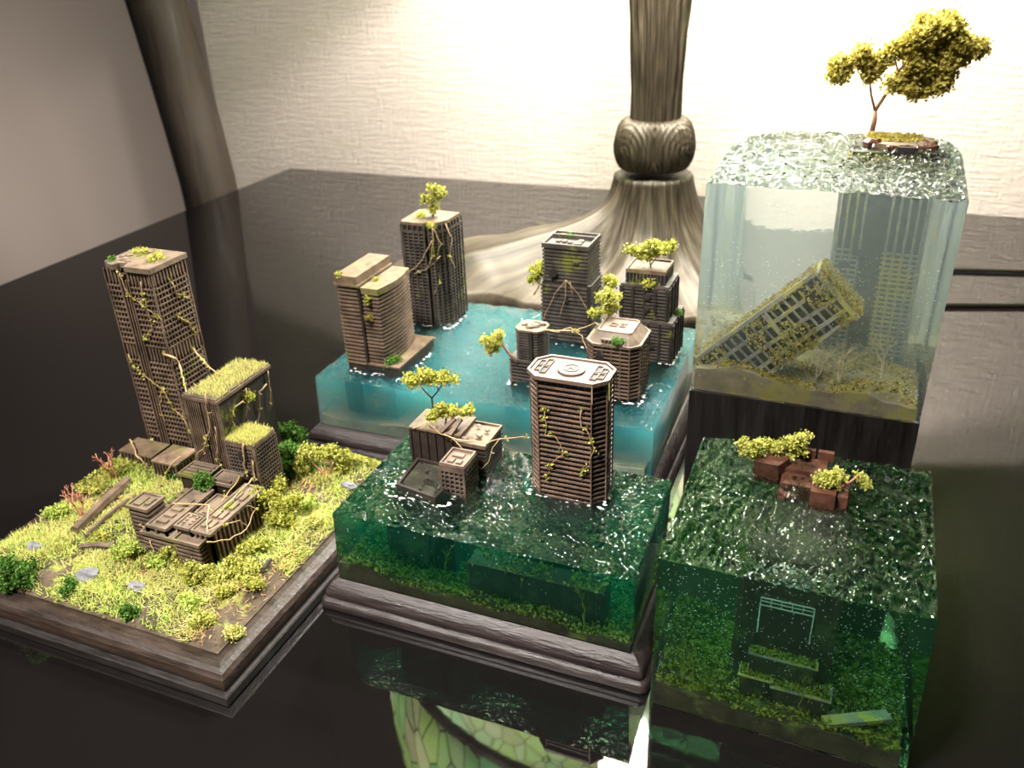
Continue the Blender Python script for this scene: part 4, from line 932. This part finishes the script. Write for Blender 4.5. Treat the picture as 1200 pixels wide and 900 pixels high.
gr = tag(grass(52000, .003, .010, .012, .0009, lambda x, y: zf(1)(x, y) * bare(x, y)).build('straw_grass', 'straw', off=(tcx, tcy, .05)), 'yellow straw grass covering the wooden tray', 'grass', kind='stuff')
tag(grass(36000, .003, .012, .009, .0010, lambda x, y: zf(8)(x, y) * bare(x, y)).build('green_grass', 'grass', off=(tcx, tcy, .05)), 'bright green grass patches on the wooden tray', 'grass', kind='stuff')
tag(grass(9000, .003, .010, .010, .0009, lambda x, y: max(0, zf(4, 10)(x, y) - .45) * 2).build('russet_grass', 'redgrass', off=(tcx, tcy, .05)), 'russet dry grass patches on the wooden tray', 'grass', kind='stuff')
# T1 tall tower
t = thing('tall_ruined_tower', 'tallest tower, grid-fronted with broken roof corner, on the grassy tray', 'tower', (-1.257, 1.178, .055), 'model towers'); z0 = .055; cx, cy = -1.257, 1.178
hw, hd = .0575, .0475
def notched(g, a=-.022, b=.002, dep=.010):
    X, Y2 = hw - g, hd - g; c = .006
    return [(-X + c, -Y2), (a, -Y2), (a, -Y2 + dep), (b, -Y2 + dep), (b, -Y2), (X - c, -Y2), (X, -Y2 + c), (X, Y2 - c), (X - c, Y2), (-X + c, Y2), (-X, Y2 - c), (-X, -Y2 + c)]
MB().prism(notched(.004), 0, H(.470)).build('core', 'core', t)
floors(t, notched(0), H(.108), H(.292), 17, .0026, 'slab'); floors(t, notched(0), H(.318), H(.448), 12, .0026, 'slab', 'upper_floor_slab')
conv = rect(-hw + .0015, hw - .0015, -hd + .0015, hd - .0015)
ns = lambda i, f: i == 0 and .34 < f < .50
mb = MB(); fins(mb, conv, H(.10), H(.29), .0082, .0020, .0025, .0008, ns); fins(mb, conv, H(.318), H(.446), .0082, .0020, .0025, .0008, ns); stuff(mb.build('mullions', 'slab', t))
mb = MB(); fins(mb, conv, H(.290), H(.320), .0082, .0042, .0025, 0, ns); fins(mb, conv, H(.446), H(.471), .0082, .0042, .0025, 0, ns); stuff(mb.build('mechanical_floor_ribs', 'slab', t))
mb = MB()
for x in (-.020, -.013, -.006, .0): mb.box(x - .0015, x + .0015, -hd - .001, -hd + .012, H(.06), H(.462 if x < -.01 else .452))
mb.build('groove_pilasters', 'slab', t)
RO = [(-hw - .003, -hd + .012), (-.030, -hd - .003), (-.024, -hd + .012), (-.008, -hd + .016), (.0, -hd - .003), (hw + .003, -hd - .003), (hw + .003, hd + .003), (-hw - .003, hd + .003)]
MB().prism(RO, H(.471), H(.481)).build('roof_slab', 'roof', t)
for k in range(12): MB().blob((R.uniform(-.05, -.01), R.uniform(-.03, .04), H(.482)), R.uniform(.004, .009), 6, (1.2, 1, .4), .3).build('roof_rubble', 'roof', t)
tuft('bright moss on left of the tallest tower roof', (-1.285, 1.20, .482), .018, 320, 'lime', .0022, .4)
tuft('bright moss on right of the tallest tower roof', (-1.23, 1.175, .482), .022, 420, 'lime', .0022, .4)
tuft('dark moss at left corner of the tallest tower roof', (-1.305, 1.15, .482), .010, 160, 'green', .0022, .4)
MB_ = MB(); mb = MB()
t2 = thing('annex_hall', 'low annex with ribbed front at the foot of the tallest tower', 'ruin', (-1.245, 1.10, .055), 'low ruins')
for (a, b, c, d, h_) in ((-.085, -.005, -.028, .022, .098), (.010, .066, -.040, .022, .100)):
    MB().box(a, b, c, d, 0, H(h_)).build('hall', 'core', t2); mb = MB(); fins(mb, rect(a, b, c, d), 0, H(h_), .0085, .003, .001, .002); stuff(mb.build('ribs', 'slab', t2)); MB().box(a - .003, b + .003, c - .003, d, H(h_), H(h_ + .004)).build('hall_roof', 'roof_dark', t2)
# T2 grass-roofed ribbed tower
t = thing('grass_roofed_tower', 'ribbed tower with long grass roof, middle of the grassy tray', 'tower', (-1.068, 1.13, .055), 'model towers'); cx, cy = -1.068, 1.13
G2 = rect(-.040, .036, -.078, .080)
MB().prism(inset(G2, .003), 0, H(.268)).build('core', 'core_black', t)
mb = MB(); fins(mb, rect(-.040, -.006, -.078, .08), 0, H(.266), .0048, .0026, .003, .0012, lambda i, f: i in (1, 2)); fins(mb, rect(.002, .036, -.078, .08), 0, H(.266), .0048, .0026, .003, .0012, lambda i, f: i in (1, 2, 3)); stuff(mb.build('ribs', 'slab', t))
MB().box(-.006, .002, -.0765, -.06, 0, H(.262)).build('dark_groove', 'core_black', t)
MB().prism(inset(G2, -.0015), H(.268), H(.274)).build('roof', 'slab', t)
mb = MB()
for _ in range(3600):
    x = R.uniform(-.038, .035); y = R.uniform(-.07, .08); mb.blade((x, y, H(.273)), R.uniform(.004, .012), .0009, R.uniform(-.008, .008), R.uniform(0, 6.3))
stuff(mb.build('roof_grass', 'straw', t)); MB().prism(inset(G2, .001), H(.274), H(.2765)).build('roof_turf', 'soil', t)
# T3
t = thing('small_grass_roofed_tower', 'short grid tower with grass roof at right of the ribbed tower', 'tower', (-.995, 1.078, .055), 'model towers'); cx, cy = -.995, 1.078
G3 = rrect(-.033, .033, -.034, .034, .006, 3); g3 = rect(-.032, .032, -.033, .033)
MB().prism(inset(G3, .004), 0, H(.196)).build('core', 'core', t); floors(t, G3, H(.062), H(.190), 16, .0022, 'slab_dark'); mb = MB(); fins(mb, g3, H(.06), H(.190), .0066, .0018, .003, .0006); stuff(mb.build('mullions', 'slab', t))
MB().prism(G3, H(.190), H(.197)).build('roof', 'slab', t)
mb = MB()
for _ in range(2400):
    x = R.uniform(-.031, .031); y = R.uniform(-.032, .032); mb.blade((x, y, H(.196)), R.uniform(.004, .012), .0009, R.uniform(-.008, .008), R.uniform(0, 6.3))
stuff(mb.build('roof_grass', 'straw', t)); MB().prism(inset(G3, .001), H(.197), H(.199)).build('roof_turf', 'soil', t)
MB().box(-.004, .016, -.0355, -.03, H(.165), H(.180)).build('breach', 'core_black', t)
# T4 low complex
t = thing('low_ruined_complex', 'low complex of banded blocks with cluttered roofs, front of the grassy tray', 'ruin', (-1.02, .95, .050), 'low ruins'); z0 = .05; cx, cy = -1.02, .95
def blk(x0_, x1_, y0_, y1_, zt, bands, nm, ribs=0, mat='slab', units=()):
    bx = L(x0_, x1_, y0_, y1_, z0, zt); pl = rect(*bx[:4])
    o = MB().prism(inset(pl, .002), 0, H(zt - .0035)).build(nm, 'core', t)
    if bands:
        zz = .068
        while zz < zt - .006:
            MB().prism(rrect(*bx[:4], .003, 2), H(zz), H(zz + .0036)).build('band', mat, o); zz += .0085
    if ribs: mb = MB(); fins(mb, pl, 0, H(zt - .002), ribs, .004, .002, .002); mb.build('ribs', mat, o)
    MB().prism(inset(pl, -.001), H(zt - .003), H(zt)).build('roof', 'roof', o); MB().ring(inset(pl, -.001), inset(pl, .0025), H(zt), H(zt + .003)).build('parapet', 'roof', o)
    for (a, b, c, d, h_) in units: MB().box(a - cx, b - cx, c - cy, d - cy, H(zt), H(zt + h_)).build('roof_unit', 'roof', o)
    return o
blk(-1.108, -1.062, .872, .915, .150, 1, 'corner_tower', 0, 'slab', ((-1.10, -1.085, .88, .905, .003), (-1.08, -1.07, .885, .905, .004)))
blk(-1.070, -.985, .855, .915, .116, 1, 'front_block', 0, 'slab', ((-1.045, -1.035, .865, .90, .004), (-1.03, -1.02, .865, .90, .004)))
b_ = blk(-.995, -.940, .850, .905, .122, 1, 'front_corner_block', 0)
blk(-.970, -.930, .870, 1.015, .133, 0, 'long_right_block', .010, 'slab', [(-.962 + (k % 2) * .013, -.953 + (k % 2) * .013, .885 + (k // 2) * .028, .905 + (k // 2) * .028, .004) for k in range(8)])
sp_ = blk(-1.060, -1.018, .862, .985, .128, 0, 'spine_block', .02, 'slab', ((-1.05, -1.03, .875, .885, .004), (-1.05, -1.03, .893, .903, .004), (-1.05, -1.03, .911, .921, .004), (-1.05, -1.03, .93, .95, .003)))
dm = blk(-1.003, -.972, .868, .905, .136, 0, 'dome_block', 0)
for i in range(2):
    for j in range(4): MB().blob((-.995 + i * .014 - cx, .874 + j * .0085 - cy, H(.137)), .0038, 8, (1, 1, .6), 0).build('roof_dome', 'roof', dm, smooth=True)
blk(-1.095, -1.060, .925, .995, .108, 0, 'rear_hall', 0, 'slab', [(-1.09 + (k % 2) * .015, -1.08 + (k % 2) * .015, .93 + (k // 2) * .017, .941 + (k // 2) * .017, .005) for k in range(8)])
blk(-1.012, -.972, .925, .985, .121, 0, 'middle_hall', 0, 'slab', ((-1.0, -.985, .93, .975, .003),))
blk(-1.110, -1.050, 1.000, 1.045, .135, 0, 'rear_block', 0, 'slab', [(-1.104, -1.056, 1.004 + k * .010, 1.009 + k * .010, .004) for k in range(4)])
blk(-1.035, -.985, .995, 1.035, .138, 0, 'rear_right_block', 0, 'slab', ((-1.03, -.99, 1.0, 1.005, .006),))
# shrubs and trees on the tray
def bush(label, u, v, z, r, n, mat, size=.0032, up=.8, k=6, cat='bush', name='shrub'):
    p = at(u, v, z); zz = hA(p.x, p.y) if GX0 < p.x < GX1 and GY0 < p.y < GY1 else .05
    if z > .1: zz = z
    bl = [(R.uniform(-1, 1) * r * .8, R.uniform(-.5, .5) * r, r * R.uniform(.2, up * 1.4), r * .6) for _ in range(k)]
    return tree(name, label, (p.x, p.y, zz - .002), [[(0, 0, 0, .002), (0, 0, r * .5, .0012)]], bl, n, size, mat, 'bark', cat=cat, sq_=.8)
bush('dark green round bush at the far left corner of the tray', 22, 680, .06, .030, 3200, 'green', .0030, .9)
bush('dark green shrub behind the small grass-roofed tower, upper one', 335, 508, .10, .030, 2600, 'green', .0036, 1.3)
bush('dark green shrub right of the small grass-roofed tower', 345, 560, .06, .034, 4200, 'green', .0036, 1.2)
bush('dark green shrub growing on the low complex roof', 240, 572, .125, .017, 1800, 'green', .0028, 1.1)
bush('lime foam shrub against front left wall of the low complex', 208, 662, .06, .020, 2000, 'lime', .0026, 1.1)
bush('lime foam shrub before the front wall of the low complex', 240, 690, .06, .026, 2600, 'lime', .0026, .7)
bush('lime foam shrub by the front corner of the low complex', 282, 680, .06, .024, 2400, 'lime', .0028, .7)
bush('tall lime shrub right of the low complex', 330, 620, .06, .034, 4200, 'olive', .0032, 1.2)
bush('lime shrub behind, at right rear of the low complex', 322, 585, .06, .020, 1500, 'lime', .0028, 1.2)
bush('small lime shrub at right edge by the bare path', 296, 694, .06, .016, 1100, 'lime', .0024, .8)
bush('small dark shrub at the front edge of the tray', 152, 722, .06, .014, 900, 'green', .0026, .7)
bush('small dark shrub beside the left grey stone', 84, 692, .06, .015, 900, 'green', .0026, .7)
bush('green shrub between annex and low complex', 200, 560, .07, .014, 900, 'green', .0026, .8)
bush('green low bush on the left slope of the tray', 70, 610, .06, .020, 1300, 'grass', .0028, .6)
bush('grey-green feathery bush left of the low complex', 150, 660, .06, .028, 1600, 'grass', .0026, .6)
for k, (u, v, r_, n_, mt, lb) in enumerate(((185, 668, .014, 900, 'grass', 'grey-green tuft at the left foot of the low complex'), (262, 705, .014, 900, 'olive', 'olive tuft in front lawn before the low complex'), (222, 715, .016, 900, 'grass', 'pale green tuft on the front lawn, left one'), (300, 652, .020, 1500, 'lime', 'bright shrub against the right wall foot of the low complex'), (352, 598, .022, 1500, 'grass', 'feathery green shrub on right slope'), (365, 620, .012, 600, 'straw', 'straw tuft on right slope near the moulding'),
        (120, 640, .012, 600, 'lime', 'lime tuft at the rubble patch'), (215, 545, .016, 900, 'olive', 'olive shrub at the foot of the annex hall'), (175, 590, .012, 600, 'lime', 'lime tuft behind the corner tower of the low complex'), (272, 742, .012, 700, 'straw', 'straw tuft near the front right corner of the tray'), (240, 735, .013, 700, 'lime', 'lime tuft at the front edge of the tray'), (345, 540, .022, 1600, 'green', 'dark green bush at rear behind the tall lime shrub'))):
    bush(lb, u, v, .06, r_, n_, mt, .0028, .7)
p = at(382, 560, .065)
tree('arching_tree', 'lime tree with two reddish trunks arching at rear right of the tray', (p.x, p.y, .062), [[(0, 0, 0, .003), (-.008, 0, .02, .0022), (-.022, 0, .04, .0015), (-.03, 0, .055, .001)], [(.0, 0, 0, .003), (.018, 0, .03, .0024), (.026, 0, .05, .0014)], [(.018, 0, .03, .002), (.034, 0, .036, .0012)]],
     [(-.048, 0, .050, .018), (-.030, 0, .062, .018), (-.010, 0, .056, .010), (-.045, 0, .032, .014), (.004, 0, .060, .010), (.018, 0, .060, .014), (.036, 0, .052, .016), (.040, 0, .034, .013), (.030, 0, .022, .0066)], 4800, .0034, 'lime', 'redtwig', sq_=.8)
tag(scatter(-.97, -.83, 1.215, 1.252, lambda x, y: hA(x, y) + .012 * (1 - ((x + .90) / .08) ** 2 if abs(x + .9) < .08 else 0), 3500, .003, .006).build('moss_bank', 'lime', off=(-.9, 1.23, .06)), 'bright lime moss bank along the rear edge of the tray', 'moss', kind='stuff')
for i, (u, v, h_) in enumerate(((136, 565, .055), (97, 604, .055))):
    p = at(u, v, .07); o = tag(branches(90 + i, (0, 0, 0), h_ * 1.25, .0026, lv=3, spread=.8).build('red_bare_tree', 'redtwig'), ('leafless red twig tree, upper one beside the tallest tower', 'leafless red twig tree, lower one on the left slope')[i], 'tree', 'red bare trees'); o.location = Vector((p.x, p.y, hA(p.x, p.y))) * K
# fallen slabs on the left ridge, rocks
for i, (u0, v0, u1, v1, r_, mt, lb) in enumerate(((88, 622, 150, 563, .010, 'roof_dark', 'mossy fallen column along the left ridge of the tray'), (100, 628, 150, 585, .004, 'slab', 'thin fallen beam beside the mossy column'), (95, 640, 135, 640, .005, 'slab', 'short broken beam in the rubble patch'))):
    a, b = at(u0, v0, .075), at(u1, v1, .078); a.x = max(a.x, GX0 + .012); b.x = max(b.x, GX0 + .012)
    tag(MB().tube([a, a.lerp(b, .5) + Vector((0, 0, .003)), b], r_, 6).build('fallen_column', mt, off=tuple(a)), lb, 'column', 'fallen columns')
tag(scatter(-1.345, -1.29, .95, 1.12, lambda x, y: .08, 1200, .003, .006).build('ridge_moss', 'lime', off=(-1.32, 1.03, .07)), 'lime moss on the left ridge beside the fallen column', 'moss', kind='stuff')
for i, (u, v, r_, lb) in enumerate(((104, 676, .017, 'flat grey stone on the left lawn of the tray'), (161, 690, .013, 'round grey stone near the front edge of the tray'), (42, 645, .014, 'grey stone near the left corner bush'), (410, 572, .012, 'pale stone at right edge behind the lawn'))):
    p = at(u, v, .068); z = hA(p.x, min(p.y, GY1)) + .003
    tag(MB().blob((0, 0, 0), r_, 7, (1.3, .9, .55), .25).build('stone', 'stone'), lb, 'stone', 'grey stones').location = Vector((p.x, p.y, z)) * K
for i in range(26):
    p = at(R.uniform(90, 145), R.uniform(610, 655), .068)
    if p.x < GX0 + .01 or not clear(p.x, p.y, .006): continue
    tag(MB().blob((0, 0, 0), R.uniform(.004, .009), 6, (1.4, 1, .6), .35).build('rubble', 'core'), 'small dark rubble lump in the rubble patch on the left slope', 'rubble', 'dark rubble lumps').location = Vector((p.x, p.y, hA(p.x, p.y) + .002)) * K
p0, p1 = at(300, 678, .066), at(318, 655, .08)
tag(MB().tube([p0, p0.lerp(p1, .5), p1], [.006, .005, .003], 7).build('driftwood', 'sunk', off=tuple(p0)), 'dark driftwood stump beside the bare path on the right', 'driftwood')
# vines on the tray buildings
VY = 1.178 - .0495; VX = -1.257 + .060
VS = [([(140, 320), (150, 345), (175, 365), (190, 375)], 'y', 'vine crossing the upper left front of the tallest tower'), ([(165, 330), (172, 360), (178, 385), (170, 395)], 'y', 'leafy vine in the groove of the tallest tower'),
      ([(150, 415), (158, 430), (175, 445), (190, 455), (188, 480), (195, 500)], 'y', 'long vine winding down the middle of the tallest tower'), ([(190, 455), (205, 480), (215, 490), (222, 505)], 'y', 'thin vine low on the tallest tower front'),
      ([(200, 330), (208, 345), (222, 350)], 'x', 'short vine high on the right side of the tallest tower'), ([(208, 370), (222, 378), (230, 392)], 'x', 'leafy vine halfway up the right side of tallest tower')]
for i, (pts, ax, lb) in enumerate(VS):
    vine(lb, [aty(u, v, VY) if ax == 'y' else atx(u, v, VX) for u, v in pts], .0013, .004, 9, 'olive', 3, 100 + i, 'vines on the tallest tower')
def sag(a, b, s, n=5): a, b = Vector(a), Vector(b); return [a.lerp(b, k / n) + Vector((0, 0, -s * math.sin(PI * k / n))) for k in range(n + 1)]
vine('thick pale vine from tallest tower down to the long grass roof', [aty(192, 415, VY), aty(205, 420, VY)] + sag(atx(210, 425, VX), (-1.105, 1.06, .275), -.004), .0022, .003, 5, 'olive', 2, 110)
vine('thin vine sagging from tallest tower side to the rear of the grass roof', sag(atx(226, 408, VX), (-1.06, 1.12, .285), .012), .0016, .003, 5, 'olive', 3, 111)
vine('vine hanging from the left corner of the long grass roof', [aty(240, 462, 1.046), aty(247, 500, 1.046), aty(240, 520, 1.046), aty(225, 545, 1.046)], .0014, .005, 3, 'olive', 2, 112)
vine('pale vine down the right groove of the ribbed tower', [aty(252, 500, 1.046), aty(256, 540, 1.046), aty(262, 560, 1.046)], .0012, .004, 2, 'olive', 1, 113)
RX = -1.068 + .0385
for i, pts in enumerate(([(285, 470), (275, 478), (272, 492), (278, 505)], [(312, 450), (303, 460), (305, 480), (300, 500)], [(288, 455), (290, 475), (288, 490)], [(314, 435), (316, 455), (317, 480)])):
    vine(('leftmost brown root on the dark side of the ribbed tower', 'brown root right of the olive sprig on the ribbed tower side', 'short brown root behind the olive sprig on the ribbed tower', 'brown root at the rear edge of the ribbed tower side')[i], [atx(u, v, RX) for u, v in pts], .0016, .003, 1, 'olive', 2, 120 + i, 'roots on the ribbed tower side')
tuft('olive sprig on the dark right side of the ribbed tower', atx(291, 468, RX - .0) , .010, 240, 'olive', .0026, 1.6)
vine('pale vine pouring from small grass roof onto the low complex', [aty(285, 520, 1.041), aty(286, 545, 1.041), aty(291, 560, 1.041), (-.985, 1.02, .146), (-.975, .98, .14), (-.97, .95, .141)], .0018, .003, 2, 'olive', 2, 130)
vine('second pale vine over front of the small grass-roofed tower', [aty(296, 540, 1.041), aty(298, 560, 1.041), (-.965, 1.03, .138), (-.96, 1.0, .139), (-.955, .95, .139), (-.95, .91, .139)], .0018, .003, 1, 'olive', 2, 131)
vine('looping vine across the roofs of the low complex', [(-1.07, .93, .12), (-1.05, .92, .136), (-1.02, .93, .137), (-.99, .94, .134), (-.96, .90, .139), (-.935, .87, .14), (-.925, .90, .137), (-.92, .93, .125), (-.925, .95, .10)], .0016, .003, 1, 'olive', 3, 132)
vine('vine arching along the right wall of the low complex', [(-.93, .86, .128), (-.922, .90, .105), (-.918, .94, .100), (-.92, .975, .12), (-.925, .96, .135)], .0013, .003, 1, 'olive', 1, 133)
vine('vine down the front of the corner tower of low complex', [(-1.085, .868, .12), (-1.065, .866, .115), (-1.05, .852, .10), (-1.045, .85, .075)], .0013, .003, 1, 'olive', 1, 134)
vine('gnarled root in front of the annex of the tallest tower', [(-1.33, 1.10, .11), (-1.30, 1.08, .107), (-1.28, 1.062, .106), (-1.262, 1.062, .09), (-1.26, 1.06, .062)], .0022, .004, 2, 'olive', 4, 135)
vine('pale root over the right edge of the annex', [(-1.175, 1.075, .115), (-1.19, 1.055, .103), (-1.2, 1.054, .085), (-1.205, 1.05, .065)], .0018, .003, 1, 'olive', 2, 136)
